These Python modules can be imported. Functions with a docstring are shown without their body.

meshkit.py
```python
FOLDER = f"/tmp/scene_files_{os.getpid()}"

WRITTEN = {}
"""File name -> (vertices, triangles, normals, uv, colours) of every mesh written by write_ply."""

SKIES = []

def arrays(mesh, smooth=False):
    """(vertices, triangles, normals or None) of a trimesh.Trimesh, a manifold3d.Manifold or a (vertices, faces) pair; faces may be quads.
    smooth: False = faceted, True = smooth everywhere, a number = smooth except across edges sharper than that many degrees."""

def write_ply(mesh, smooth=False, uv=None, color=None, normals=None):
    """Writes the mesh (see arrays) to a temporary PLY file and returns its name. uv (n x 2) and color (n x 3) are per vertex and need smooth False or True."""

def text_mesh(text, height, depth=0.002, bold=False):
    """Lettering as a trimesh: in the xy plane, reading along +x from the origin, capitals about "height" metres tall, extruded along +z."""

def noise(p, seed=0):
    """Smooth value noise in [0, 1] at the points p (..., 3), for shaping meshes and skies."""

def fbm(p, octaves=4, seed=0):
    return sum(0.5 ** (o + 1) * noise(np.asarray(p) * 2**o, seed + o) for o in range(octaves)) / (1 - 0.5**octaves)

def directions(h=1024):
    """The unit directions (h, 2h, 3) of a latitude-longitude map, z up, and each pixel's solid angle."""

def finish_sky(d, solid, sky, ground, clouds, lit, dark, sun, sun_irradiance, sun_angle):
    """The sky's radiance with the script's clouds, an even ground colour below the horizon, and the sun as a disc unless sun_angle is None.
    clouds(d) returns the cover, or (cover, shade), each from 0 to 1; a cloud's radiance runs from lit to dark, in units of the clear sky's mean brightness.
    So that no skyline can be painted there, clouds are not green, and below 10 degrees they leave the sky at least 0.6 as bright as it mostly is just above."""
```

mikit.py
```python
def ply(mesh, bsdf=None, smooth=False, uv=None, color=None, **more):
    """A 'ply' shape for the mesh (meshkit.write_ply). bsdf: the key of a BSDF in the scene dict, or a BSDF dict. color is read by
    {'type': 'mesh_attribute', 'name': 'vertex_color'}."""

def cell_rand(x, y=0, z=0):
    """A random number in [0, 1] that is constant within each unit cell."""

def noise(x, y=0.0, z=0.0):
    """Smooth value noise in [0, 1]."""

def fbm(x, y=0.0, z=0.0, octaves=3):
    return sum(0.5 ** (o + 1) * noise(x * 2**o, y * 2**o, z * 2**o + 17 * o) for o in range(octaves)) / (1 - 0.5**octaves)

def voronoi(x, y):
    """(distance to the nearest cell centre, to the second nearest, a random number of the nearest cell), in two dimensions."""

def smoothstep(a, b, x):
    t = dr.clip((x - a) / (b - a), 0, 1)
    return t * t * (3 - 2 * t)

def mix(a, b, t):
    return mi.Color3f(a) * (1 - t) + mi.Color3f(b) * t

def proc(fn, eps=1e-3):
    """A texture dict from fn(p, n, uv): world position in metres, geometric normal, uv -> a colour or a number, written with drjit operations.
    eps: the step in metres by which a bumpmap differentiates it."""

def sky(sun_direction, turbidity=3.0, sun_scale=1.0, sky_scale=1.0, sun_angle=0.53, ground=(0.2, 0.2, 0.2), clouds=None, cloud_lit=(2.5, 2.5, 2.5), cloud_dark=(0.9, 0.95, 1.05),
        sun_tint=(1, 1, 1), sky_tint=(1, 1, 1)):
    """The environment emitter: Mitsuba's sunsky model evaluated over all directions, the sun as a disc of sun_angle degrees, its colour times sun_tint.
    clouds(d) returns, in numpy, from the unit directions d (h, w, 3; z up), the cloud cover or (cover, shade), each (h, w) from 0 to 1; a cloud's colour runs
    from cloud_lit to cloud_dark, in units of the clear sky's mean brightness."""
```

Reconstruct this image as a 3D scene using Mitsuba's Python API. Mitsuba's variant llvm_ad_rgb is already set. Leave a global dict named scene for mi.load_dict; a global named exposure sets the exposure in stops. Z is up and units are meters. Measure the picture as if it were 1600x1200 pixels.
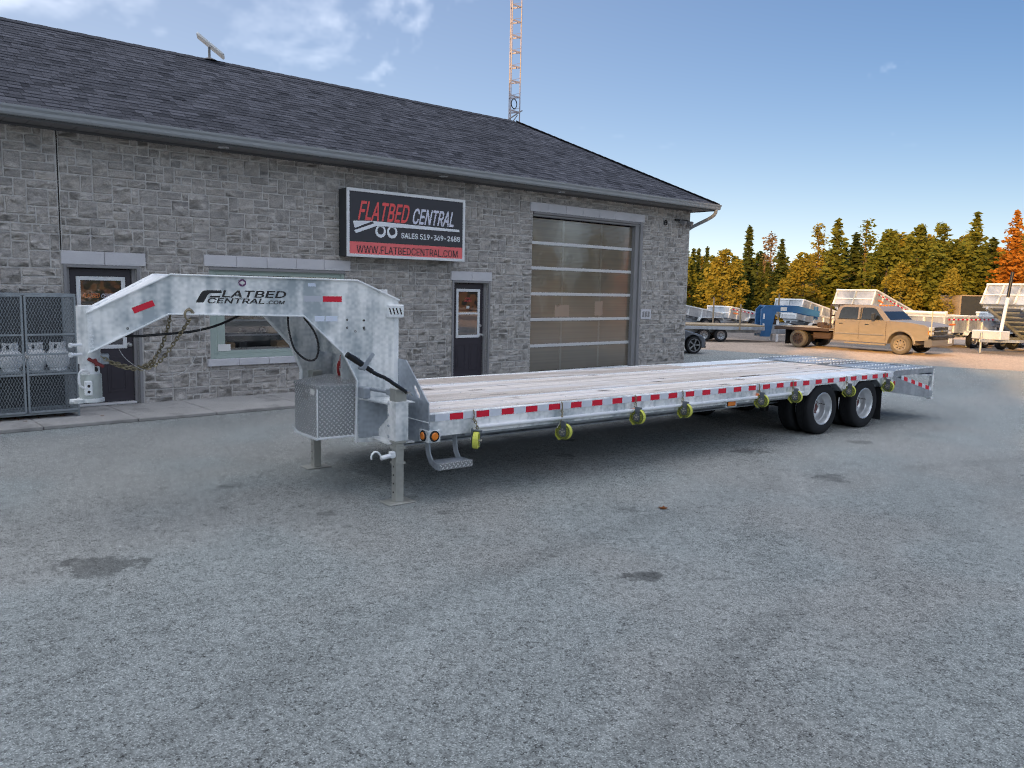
import math, random
import numpy as np, trimesh, shapely, shapely.geometry as sg, shapely.affinity as sa
import drjit as dr
import mitsuba as mi
import mikit, meshkit
from mikit import proc, noise, fbm, voronoi, cell_rand, smoothstep, mix
TF = mi.ScalarTransform4f
scene, labels = {}, {}
rng = np.random.default_rng(7)
random.seed(7)

# ------------------------------------------------------------------ camera, sky, exposure
CAM_H = 1.98
YAW, PITCH, ROLL, FPX = math.radians(41.608), math.radians(6.634), math.radians(-1.1726), 1277.3
_f = np.array([math.sin(YAW) * math.cos(PITCH), math.cos(YAW) * math.cos(PITCH), -math.sin(PITCH)])
_r0 = np.array([math.cos(YAW), -math.sin(YAW), 0.0])
_d0 = np.cross(_f, _r0)
_down = math.cos(ROLL) * _d0 - math.sin(ROLL) * _r0
scene['camera'] = {'type': 'perspective', 'fov': math.degrees(2 * math.atan(800 / FPX)), 'fov_axis': 'x', 'near_clip': 0.05, 'far_clip': 3000.0,
                   'to_world': TF().look_at(origin=[0, 0, CAM_H], target=[float(_f[0]), float(_f[1]), float(CAM_H + _f[2])], up=[float(-_down[0]), float(-_down[1]), float(-_down[2])])}
SUN_AZ, SUN_EL = math.radians(250), math.radians(14)


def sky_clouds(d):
    """Thin bright cirrus to the north, unseen cover overhead and west added to fill the shade, clear towards the east; pale haze at the horizon."""
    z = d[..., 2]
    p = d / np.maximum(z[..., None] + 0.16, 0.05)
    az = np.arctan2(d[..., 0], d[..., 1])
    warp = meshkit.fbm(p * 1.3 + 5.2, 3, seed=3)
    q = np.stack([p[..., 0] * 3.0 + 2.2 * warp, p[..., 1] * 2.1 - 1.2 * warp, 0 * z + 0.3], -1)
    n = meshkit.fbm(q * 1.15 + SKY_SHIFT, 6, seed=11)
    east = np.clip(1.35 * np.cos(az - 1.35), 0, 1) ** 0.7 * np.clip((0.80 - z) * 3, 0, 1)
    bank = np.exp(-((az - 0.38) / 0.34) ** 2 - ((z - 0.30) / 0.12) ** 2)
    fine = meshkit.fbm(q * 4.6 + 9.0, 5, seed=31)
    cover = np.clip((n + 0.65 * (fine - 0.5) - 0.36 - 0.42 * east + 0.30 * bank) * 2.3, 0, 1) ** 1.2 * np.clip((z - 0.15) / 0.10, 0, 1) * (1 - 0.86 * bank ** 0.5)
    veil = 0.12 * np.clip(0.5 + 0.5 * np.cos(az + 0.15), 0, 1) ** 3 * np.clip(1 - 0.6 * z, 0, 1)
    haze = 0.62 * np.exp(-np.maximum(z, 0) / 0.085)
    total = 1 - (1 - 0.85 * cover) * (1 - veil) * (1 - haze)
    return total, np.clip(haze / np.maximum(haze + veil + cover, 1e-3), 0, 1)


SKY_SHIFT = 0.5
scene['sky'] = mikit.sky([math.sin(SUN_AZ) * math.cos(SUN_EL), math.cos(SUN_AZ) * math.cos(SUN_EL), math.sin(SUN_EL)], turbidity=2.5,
                         sun_scale=0.66, sun_tint=(1.0, 0.80, 0.47), sky_tint=(0.215, 0.425, 0.73), clouds=sky_clouds, cloud_lit=(19.8, 19.9, 20.2), cloud_dark=(9.8, 9.7, 8.4), ground=(0.15, 0.14, 0.13))  # cloud brightness raised so the unseen cover fills the shaded lot
exposure = 2.72


# ------------------------------------------------------------------ materials
def bsdf(name, base, rough=0.6, metal=0.0, spec=0.5, bump=None, bump_scale=1.0, two=True, eps=1e-3, **kw):
    col = base if isinstance(base, dict) else {'type': 'rgb', 'value': list(map(float, base))}
    b = {'type': 'principled', 'base_color': col, 'roughness': rough, 'metallic': float(metal), 'specular': float(spec), **kw}
    if bump is not None:
        b = {'type': 'bumpmap', 'arbitrary': proc(bump, eps), 'scale': float(bump_scale), 'bsdf': b}
    scene[name] = {'type': 'twosided', 'bsdf': b} if two else b
    return name


def Cc(*v):
    return mi.Color3f(*v)


# asphalt: aggregate speckle, soft wear, a list of oil stains (x, y, rx, ry, turn, strength)
STAINS = [(1.51, 6.03, 0.336, 0.216, -0.67, 0.75),
          (4.39, 3.51, 0.163, 0.099, -0.67, 0.9),
          (9.02, 5.62, 0.193, 0.198, -0.62, 0.75),
          (8.42, 4.26, 0.197, 0.237, -0.64, 0.75),
          (5.62, 4.75, 0.136, 0.133, -0.65, 0.5),
          (6.94, 6.78, 0.125, 0.115, -0.63, 0.9),
          (7.7, 7.47, 0.129, 0.117, -0.62, 0.9),
          (7.21, 8.1, 0.173, 0.12, -0.61, 0.5),
          (3.17, 7.68, 0.159, 0.121, -0.64, 0.7),
          (3.41, 6.25, 0.088, 0.082, -0.65, 0.65),
          (4.27, 5.65, 0.09, 0.083, -0.65, 0.65),
          (3.38, 5.81, 0.052, 0.046, -0.66, 0.5),
          (10.87, 5.05, 0.184, 0.16, -0.62, 0.6),
          (3.2, 3.12, 0.033, 0.026, -0.68, 0.7),
          (4.18, 4.22, 0.039, 0.037, -0.66, 0.6),
          (3.92, 5.04, 0.031, 0.034, -0.66, 0.5),
          (2.81, 6.97, 0.044, 0.044, -0.65, 0.6),
          (3.05, 6.93, 0.04, 0.045, -0.65, 0.5),
          (2.64, 8.0, 0.048, 0.054, -0.64, 0.5),
          (2.99, 7.5, 0.036, 0.051, -0.64, 0.4),
          (4.32, 6.29, 0.09, 0.072, -0.65, 0.4),
          (3.37, 6.63, 0.034, 0.033, -0.65, 0.5),
          (1.06, 6.0, 0.037, 0.033, -0.67, 0.4),
          (3.97, 5.22, 0.037, 0.036, -0.66, 0.5),
          (4.4, 4.87, 0.021, 0.027, -0.66, 0.5),
          (12.19, 4.78, 0.296, 0.247, -0.61, 0.25),
          (7.54, 4.41, 0.137, 0.149, -0.64, 0.2),
          (2.72, 10.47, 0.066, 0.085, -0.62, 0.9),
          (2.75, 5.95, 0.035, 0.034, -0.66, 0.4)]


def f_asphalt(p, n, uv):
    x, y = p.x, p.y
    g1 = noise(x * 92, y * 92)
    g2 = noise(x * 190 + 3, y * 190)
    d1, e1, c1 = voronoi(x * 108, y * 108)
    chips = smoothstep(0.52, 0.22, d1)
    pits = smoothstep(0.62, 0.86, noise(x * 70 + 11, y * 70))
    wear = fbm(x * 0.35 + 4, y * 0.35, 0, 4)
    mot = fbm(x * 2.3, y * 2.3 + 7, 0, 3)
    streak = fbm((x * 0.83 + y * 0.55) * 0.5, (y * 0.83 - x * 0.55) * 2.6, 5, 4)
    m4 = noise(x * 36, y * 36)
    m10 = noise(x * 17 + 5, y * 17)
    v = 0.232 + 0.085 * (m4 - 0.5) + 0.055 * (m10 - 0.5) + 0.085 * (wear - 0.5) + 0.05 * (streak - 0.5) + 0.028 * (mot - 0.5) + 0.10 * (g1 - 0.5) + 0.10 * (g2 - 0.5) + chips * (0.34 * c1 * c1 - 0.075) - 0.08 * pits
    wob = 1.5 * (fbm(x * 4, y * 4, 2, 3) - 0.5) + 0.9 * (noise(x * 22, y * 22) - 0.5)
    for (sx, sy, rx, ry, a, s) in STAINS:
        ca, sa_ = math.cos(a), math.sin(a)
        dx, dy = x - sx, y - sy
        e = dr.square((dx * ca + dy * sa_) / rx) + dr.square((dy * ca - dx * sa_) / ry)
        v = v * (1 - 0.66 * s * smoothstep(1.3, 0.15, e + 1.5 * wob))
    for (tx, ty, rad, wd) in ((15.2, 10.9, 4.7, .13), (15.2, 10.9, 6.5, .13), (6.0, -9.0, 11.6, .16), (6.0, -9.0, 13.4, .16)):
        ring = dr.abs(dr.sqrt(dr.square(x - tx) + dr.square(y - ty)) - rad)
        v = v * (1 - 0.13 * smoothstep(wd, wd * 0.5, ring) * smoothstep(0.42, 0.66, fbm(x * 0.7 + 2, y * 0.7 + 8, 0, 3)))
    v = dr.maximum(v, 0.018)
    tint = smoothstep(0.35, 0.7, fbm(x * 0.9 + 20, y * 0.9, 0, 2))
    return mix(Cc(0.93, 1.01, 1.0), Cc(0.97, 1.0, 0.97), tint) * v


def b_asphalt(p, n, uv):
    return 0.006 * noise(p.x * 52, p.y * 52) + 0.0022 * noise(p.x * 118 + 3, p.y * 118) + 0.012 * noise(p.x * 1.3, p.y * 1.3)


bsdf('m_asphalt', proc(f_asphalt), 0.75, spec=0.35, bump=b_asphalt, bump_scale=0.8, eps=2e-3)


def f_gravel(p, n, uv):
    x, y = p.x, p.y
    s = noise(x * 22, y * 22)
    s2 = noise(x * 8 + 9, y * 8)
    w = fbm(x * 0.5, y * 0.5 + 3, 0, 4)
    grey_band = smoothstep(31.2, 32.4, x + 1.6 * (w - 0.5)) * smoothstep(37.5, 36.2, x + 1.2 * (w - 0.5))  # darker grey band across the gravel
    far = smoothstep(50, 56, x + 6 * (w - 0.5) + dr.maximum(y - 22, 0) * 0.25)
    c = mix(Cc(0.27, 0.205, 0.16), Cc(0.54, 0.44, 0.36), 0.55 * s + 0.25 * s2 + 0.3 * (w - 0.3))
    c = mix(c, Cc(0.14, 0.13, 0.125) * (0.6 + 0.8 * s), 0.8 * grey_band)
    return mix(c, mix(Cc(0.11, 0.09, 0.045), Cc(0.20, 0.16, 0.08), s2), far)


bsdf('m_gravel', proc(f_gravel), 0.95, spec=0.2, bump=lambda p, n, uv: 0.03 * noise(p.x * 22, p.y * 22) + 0.07 * fbm(p.x * 3, p.y * 3), bump_scale=1.0, eps=8e-3)


def f_concrete(p, n, uv):
    v = 0.34 + 0.12 * (fbm(p.x * 1.6, p.y * 1.6, p.z, 4) - 0.5) + 0.05 * (noise(p.x * 60, p.y * 60, p.z * 60) - 0.5) - 0.07 * smoothstep(0.55, 0.8, fbm(p.x * 4 + 3, p.y * 4, 0, 3))
    return Cc(1.0, 0.97, 0.93) * v


bsdf('m_concrete', proc(f_concrete), 0.9, spec=0.25, bump=lambda p, n, uv: 0.002 * noise(p.x * 70, p.y * 70), bump_scale=1.0)
bsdf('m_joint', (0.03, 0.028, 0.025), 0.9)


def f_stone(p, n, uv):
    t, s = uv.x, uv.y
    x, z = p.x + 31 * s, p.z + 17 * s
    warp = fbm(x * 3.2, z * 3.2, s * 9, 3)
    vein = fbm(x * 6 + 5 * warp, z * 17 + 4 * warp, s * 3, 4)
    fine = noise(x * 70, z * 90, p.y * 70)
    pale = smoothstep(0.52, 0.74, vein)
    dark = smoothstep(0.50, 0.28, vein)
    base = mix(Cc(0.335, 0.315, 0.298), Cc(0.455, 0.420, 0.384), t)
    c = base * (0.80 + 0.42 * fine)
    c = mix(c, Cc(0.62, 0.585, 0.55), 0.66 * pale * (0.5 + fine))
    return mix(c, Cc(0.17, 0.168, 0.168), 0.38 * dark)


def b_stone(p, n, uv):
    s = uv.y
    x, z = p.x + 31 * s, p.z + 17 * s
    warp = fbm(x * 3.2, z * 3.2, s * 9, 3)
    return 0.020 * fbm(x * 6 + 5 * warp, z * 17 + 4 * warp, s * 3, 4) + 0.006 * noise(x * 45, z * 60, s)


bsdf('m_stone', proc(f_stone), 0.88, spec=0.25, bump=b_stone, bump_scale=1.0, eps=3e-3)
bsdf('m_mortar', proc(lambda p, n, uv: Cc(0.50, 0.485, 0.465) * (0.8 + 0.4 * fbm(p.x * 7, p.z * 7, p.y * 7, 3))), 0.95, spec=0.2)
bsdf('m_lintel', proc(lambda p, n, uv: Cc(0.62, 0.61, 0.63) * (0.88 + 0.16 * fbm(p.x * 3, p.z * 5, 0, 4) + 0.10 * (noise(p.x * 90, p.y * 90, p.z * 90) - 0.5))), 0.85, spec=0.3)


def f_shingle(p, n, uv):
    r = uv.x
    g = noise(p.x * 160, p.y * 160, p.z * 160)
    c = mix(Cc(0.028, 0.030, 0.038), Cc(0.108, 0.110, 0.130), r)
    return c * (0.7 + 0.6 * g) * (0.85 + 0.3 * fbm(p.x * 0.6, p.y * 0.6, 0, 3))


bsdf('m_shingle', proc(f_shingle), 0.92, spec=0.25, bump=lambda p, n, uv: 0.002 * noise(p.x * 160, p.y * 160, p.z * 160), bump_scale=1.0)
bsdf('m_gutter', (0.31, 0.33, 0.345), 0.34, spec=0.5)
bsdf('m_fascia', (0.10, 0.105, 0.11), 0.5)
bsdf('m_soffit', (0.155, 0.15, 0.15), 0.55)
bsdf('m_soffit_tan', (0.30, 0.25, 0.21), 0.55)
bsdf('m_frame', (0.25, 0.245, 0.25), 0.45)
bsdf('m_doorpaint', proc(lambda p, n, uv: Cc(0.036, 0.030, 0.040) * (0.85 + 0.3 * fbm(p.x * 2, p.z * 2, 0, 3))), 0.42)
bsdf('m_white', (0.72, 0.73, 0.74), 0.4)
bsdf('m_sage', (0.36, 0.43, 0.39), 0.5)
bsdf('m_rail', (0.66, 0.66, 0.66), 0.35, metal=0.2)
bsdf('m_black', (0.012, 0.012, 0.013), 0.45)
bsdf('m_blackplastic', (0.008, 0.008, 0.009), 0.3)
bsdf('m_interior', (0.05, 0.045, 0.04), 0.8)
bsdf('m_shelf', (0.22, 0.22, 0.23), 0.6)
bsdf('m_cardboard', (0.30, 0.20, 0.11), 0.85)
bsdf('m_garagepane', proc(lambda p, n, uv: Cc(0.155, 0.125, 0.088) * (0.85 + 0.3 * fbm(p.x * 0.8, p.z * 0.8, 0, 2) + 0.25 * (noise(p.x * 0.3, p.z * 55, 0) - 0.5))), 0.13, spec=0.75, clearcoat=0.6, clearcoat_gloss=0.9,
     bump=lambda p, n, uv: 0.0009 * dr.sin(p.z * 260) + 0.006 * noise(p.x * 1.5, p.z * 3), bump_scale=1.0, eps=2e-3)
bsdf('m_mullion', (0.21, 0.185, 0.15), 0.3)
bsdf('m_notice', (0.34, 0.26, 0.21), 0.4)
scene['m_glass'] = {'type': 'thindielectric', 'int_ior': 1.85}
scene['m_coatedpane'] = {'type': 'thindielectric', 'int_ior': 1.72}
bsdf('m_gold', (0.55, 0.40, 0.10), 0.3, metal=0.6)
bsdf('m_signblack', (0.042, 0.042, 0.050), 0.35)
bsdf('m_signred', (0.78, 0.155, 0.155), 0.35)
bsdf('m_letterred', (0.78, 0.10, 0.10), 0.35)
bsdf('m_lettergrey', (0.66, 0.66, 0.76), 0.35)
bsdf('m_letterwhite', (0.80, 0.82, 0.85), 0.35)
bsdf('m_letterdark', (0.035, 0.03, 0.035), 0.4)
bsdf('m_orange', (0.75, 0.22, 0.06), 0.5)
bsdf('m_poster_reflection', proc(lambda p, n, uv: mix(Cc(0.20, 0.075, 0.03), Cc(0.03, 0.02, 0.015), smoothstep(0.4, 0.62, fbm(p.x * 9, p.z * 9, 0, 3)))), 0.5)  # orange and brown mottle paints lit trees reflected in the door glass
bsdf('m_paper', (0.70, 0.70, 0.68), 0.7)


# galvanised steel: matt grey zinc with faint cloudy spangle and runs
def galv(name, lo, hi, metal=0.55, rough=0.42, runs=1.0):
    def f(p, n, uv):
        h = p.x * 0.83 - p.y * 0.55
        cl = fbm(h * 2.4, p.z * 2.4, p.y * 1.3, 4)
        run = fbm(h * 16, p.z * 2.2, 3, 3)
        sp = noise(p.x * 38, p.y * 38, p.z * 38)
        t = dr.clip(0.58 + 1.7 * (cl - 0.5) + 0.9 * runs * (run - 0.5) + 0.45 * (sp - 0.5), 0, 1)
        return mix(Cc(*lo), Cc(*hi), t)

    def fr(p, n, uv):
        return rough + 0.22 * (fbm(p.x * 3, p.y * 3, p.z * 5, 3) - 0.5)
    bsdf(name, proc(f), proc(fr), metal=metal, spec=0.5, bump=lambda p, n, uv: 0.0016 * fbm(p.x * 9, p.y * 9, p.z * 9, 2), bump_scale=1.0, eps=4e-3)


galv('m_galv', (0.36, 0.41, 0.44), (0.93, 0.93, 0.92), metal=0.25, rough=0.44, runs=1.5)
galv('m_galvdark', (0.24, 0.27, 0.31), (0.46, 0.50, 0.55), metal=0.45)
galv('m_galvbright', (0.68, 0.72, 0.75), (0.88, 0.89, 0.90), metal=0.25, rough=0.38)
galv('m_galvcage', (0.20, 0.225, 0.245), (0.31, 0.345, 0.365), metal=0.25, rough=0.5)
galv('m_galvyard', (0.26, 0.29, 0.33), (0.56, 0.57, 0.58), metal=0.35, rough=0.3)
galv('m_zinc', (0.35, 0.355, 0.33), (0.50, 0.50, 0.46), metal=0.5, rough=0.4, runs=0.3)


def tread_h(a, b):
    """raised lugs of checker plate: small bars at +-45 degrees, alternating"""
    k = 30.0
    u, v = (a + b) * k * 0.7071, (a - b) * k * 0.7071
    iu, iv = dr.floor(u), dr.floor(v)
    fu, fv = u - iu - 0.5, v - iv - 0.5
    par = (iu + iv) - 2 * dr.floor((iu + iv) * 0.5)
    lx = dr.select(par > 0.5, fu, fv)
    ly = dr.select(par > 0.5, fv, fu)
    return smoothstep(1.0, 0.6, dr.square(lx / 0.46) + dr.square(ly / 0.17))


def _tread_ab(p, n):
    a = p.x * 0.998 - p.y * 0.064
    b = p.x * 0.064 + p.y * 0.998
    flat = dr.abs(n.z) > 0.6
    side = dr.abs(n.y) > 0.5
    return dr.select(flat, a, dr.select(side, a, b)), dr.select(flat, b, p.z)


bsdf('m_tread', proc(lambda p, n, uv: mix(Cc(0.30, 0.31, 0.32), Cc(0.86, 0.87, 0.88), tread_h(*_tread_ab(p, n)))), 0.36, metal=0.45, bump=lambda p, n, uv: 0.004 * tread_h(*_tread_ab(p, n)), bump_scale=1.0, eps=2e-3)
bsdf('m_chain', proc(lambda p, n, uv: mix(Cc(0.10, 0.08, 0.045), Cc(0.46, 0.40, 0.27), noise(p.x * 40, p.y * 40, p.z * 40))), 0.35, metal=0.8)
bsdf('m_steel', (0.5, 0.5, 0.5), 0.3, metal=0.9)
bsdf('m_rubber', proc(lambda p, n, uv: Cc(0.017, 0.018, 0.021) * (0.75 + 0.5 * fbm(p.x * 7, p.y * 7, p.z * 7, 3))), 0.75, spec=0.3)
bsdf('m_rim', proc(lambda p, n, uv: Cc(0.62, 0.64, 0.66) * (0.85 + 0.25 * fbm(p.x * 9, p.y * 9, p.z * 9, 3))), 0.33, metal=0.6)


def f_plank(p, n, uv):
    s = uv.x
    a = p.x * 0.998 - p.y * 0.064 + 13 * s
    b = p.x * 0.064 + p.y * 0.998
    gr = fbm(a * 1.4, b * 60, s * 40, 4)
    bl = fbm(a * 0.9 + 3, b * 7, s * 7, 3)
    kn = noise(a * 3.1, b * 11, s * 23)
    c = mix(Cc(0.36, 0.31, 0.27), Cc(0.66, 0.605, 0.56), dr.clip(0.5 + 1.4 * (gr - 0.5) + 0.7 * (bl - 0.5) + 1.0 * (uv.y - 0.5), 0, 1))
    c = mix(c, Cc(0.60, 0.595, 0.62), 0.55 * smoothstep(0.45, 0.7, bl))
    return mix(c, Cc(0.07, 0.05, 0.04), 0.8 * smoothstep(0.80, 0.92, kn))


bsdf('m_plank', proc(f_plank), 0.7, spec=0.35, bump=lambda p, n, uv: 0.003 * fbm((p.x - .064 * p.y) * 1.4, (p.y + .064 * p.x) * 60, 0, 2), bump_scale=1.0)
bsdf('m_tapered', (0.66, 0.008, 0.035), 0.35)
bsdf('m_tapewhite', (0.64, 0.67, 0.74), 0.3)
bsdf('m_whitetape', (0.48, 0.50, 0.56), 0.35)
bsdf('m_labelblue', (0.66, 0.73, 0.86), 0.5)
bsdf('m_amber', (0.75, 0.20, 0.01), 0.15, clearcoat=1.0)
bsdf('m_redlens', (0.45, 0.02, 0.01), 0.15, clearcoat=1.0)
bsdf('m_cable', (0.006, 0.006, 0.008), 0.4)
bsdf('m_strap', proc(lambda p, n, uv: Cc(0.58, 0.60, 0.10) * (0.8 + 0.4 * noise(p.x * 200, p.y * 200, p.z * 200))), 0.7)
bsdf('m_strapdark', (0.10, 0.12, 0.03), 0.8)
bsdf('m_bolt', (0.62, 0.58, 0.48), 0.35, metal=0.8)
bsdf('m_redpaint', (0.45, 0.03, 0.03), 0.4)
bsdf('m_darkred', (0.16, 0.02, 0.02), 0.5)
bsdf('m_bumper', (0.34, 0.31, 0.27), 0.28, metal=0.6)
bsdf('m_polepaint', (0.55, 0.50, 0.34), 0.5)
bsdf('m_roundel', (0.12, 0.03, 0.12), 0.4)
galv('m_galvcouple', (0.40, 0.43, 0.42), (0.56, 0.60, 0.57), metal=0.4, rough=0.45)
bsdf('m_hook', (0.30, 0.25, 0.17), 0.35, metal=0.6)
bsdf('m_ratchet', (0.16, 0.18, 0.20), 0.35, metal=0.7)
bsdf('m_hubred', (0.10, 0.03, 0.03), 0.4)
bsdf('m_mast', (0.44, 0.40, 0.42), 0.6)
bsdf('m_tank', (0.82, 0.83, 0.84), 0.35)


def f_truck(p, n, uv):
    dust = smoothstep(1.45, 0.75, p.z + 0.5 * (fbm(p.x * 2, p.y * 2, p.z * 2, 3) - 0.5))
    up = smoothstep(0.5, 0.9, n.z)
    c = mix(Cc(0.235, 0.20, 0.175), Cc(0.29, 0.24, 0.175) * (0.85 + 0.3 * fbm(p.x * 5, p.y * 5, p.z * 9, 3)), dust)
    return mix(c, Cc(0.23, 0.25, 0.28), 0.6 * up)  # upward faces painted bluish for the sky they reflect


bsdf('m_truck', proc(f_truck), 0.34, spec=0.5, clearcoat=0.6)
bsdf('m_dusttyre', proc(lambda p, n, uv: Cc(0.15, 0.125, 0.09) * (0.7 + 0.6 * fbm(p.x * 8, p.y * 8, p.z * 8, 3))), 0.9)
bsdf('m_chrome', (0.55, 0.55, 0.55), 0.18, metal=0.9)
bsdf('m_carglass', (0.012, 0.015, 0.018), 0.06, spec=0.45)
bsdf('m_headlamp', (0.60, 0.62, 0.62), 0.1, clearcoat=1.0)
bsdf('m_rust', (0.07, 0.045, 0.035), 0.8)
bsdf('m_sedan', (0.085, 0.095, 0.115), 0.2, spec=0.6, clearcoat=1.0)
bsdf('m_alloy', (0.30, 0.31, 0.33), 0.3, metal=0.7)
bsdf('m_blue', proc(lambda p, n, uv: Cc(0.030, 0.125, 0.30) * (0.75 + 0.5 * fbm(p.x * 4, p.y * 4, p.z * 4, 3))), 0.42)
bsdf('m_weathered', proc(lambda p, n, uv: mix(Cc(0.26, 0.19, 0.12), Cc(0.40, 0.32, 0.22), fbm(p.x * 2, p.y * 2, p.z * 14, 3))), 0.8)
bsdf('m_charcoal', (0.045, 0.05, 0.055), 0.4)
bsdf('m_bark', proc(lambda p, n, uv: Cc(0.11, 0.085, 0.065) * (0.6 + 0.8 * noise(p.x * 9, p.y * 9, p.z * 3))), 0.9)


def leafmat(name, a, b, trans=0.5):
    f = proc(lambda p, n, uv: mix(Cc(*a), Cc(*b), dr.clip(0.65 * fbm(p.x * 0.9, p.y * 0.9, p.z * 0.9, 2) + 0.55 * noise(p.x * 9, p.y * 9, p.z * 9) - 0.1, 0, 1)))
    scene[name] = {'type': 'principledthin', 'base_color': f, 'roughness': 0.7, 'spec_trans': 0.0, 'diff_trans': trans, 'eta': 1.3}


leafmat('m_cedar', (0.095, 0.120, 0.020), (0.270, 0.255, 0.050))
leafmat('m_golden', (0.180, 0.155, 0.022), (0.420, 0.325, 0.060))
leafmat('m_spruce', (0.050, 0.075, 0.022), (0.150, 0.160, 0.040))
leafmat('m_larch', (0.360, 0.130, 0.020), (0.600, 0.260, 0.045))
leafmat('m_twig', (0.20, 0.14, 0.09), (0.34, 0.25, 0.16), 0.2)
leafmat('m_deadleaf', (0.14, 0.05, 0.02), (0.24, 0.10, 0.04), 0.3)

# ------------------------------------------------------------------ mesh helpers
_tpl = []
for sx in (-1, 1):
    for sy in (-1, 1):
        for sz in (-1, 1):
            for ax in range(3):
                _tpl.append((sx, sy, sz, ax))
_tv = np.array([[s[k] * (1.0 if k == s[3] else 0.8) for k in range(3)] for s in _tpl])
_tm = trimesh.convex.convex_hull(_tv)
_order = [int(np.argmin(np.linalg.norm(_tv - v, axis=1))) for v in _tm.vertices]
_tf = np.array(_order)[_tm.faces]
_ts = np.array([s[:3] for s in _tpl], float)
_ta = np.array([s[3] for s in _tpl])


def tm(v, f):
    return trimesh.Trimesh(np.asarray(v, float), np.asarray(f, int), process=False)


def box(x0, x1, y0, y1, z0, z1, b=0.0):
    c = np.array([(x0 + x1) / 2, (y0 + y1) / 2, (z0 + z1) / 2])
    h = np.abs(np.array([(x1 - x0) / 2, (y1 - y0) / 2, (z1 - z0) / 2]))
    if b <= 0:
        m = trimesh.creation.box(extents=2 * h)
        m.apply_translation(c)
        return m
    b = min(b, 0.45 * h.min())
    v = _ts * h
    for k in range(3):
        v[:, k] -= _ts[:, k] * b * (_ta != k)
    return tm(v + c, _tf)


def cat(*ms):
    fl = []
    for m in ms:
        fl.extend(m if isinstance(m, (list, tuple)) else [m])
    return trimesh.util.concatenate(fl)


def frame_of(d):
    d = d / np.linalg.norm(d)
    a = np.cross(d, [0, 0, 1.0] if abs(d[2]) < 0.95 else [1.0, 0, 0])
    a /= np.linalg.norm(a)
    return d, a, np.cross(d, a)


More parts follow.
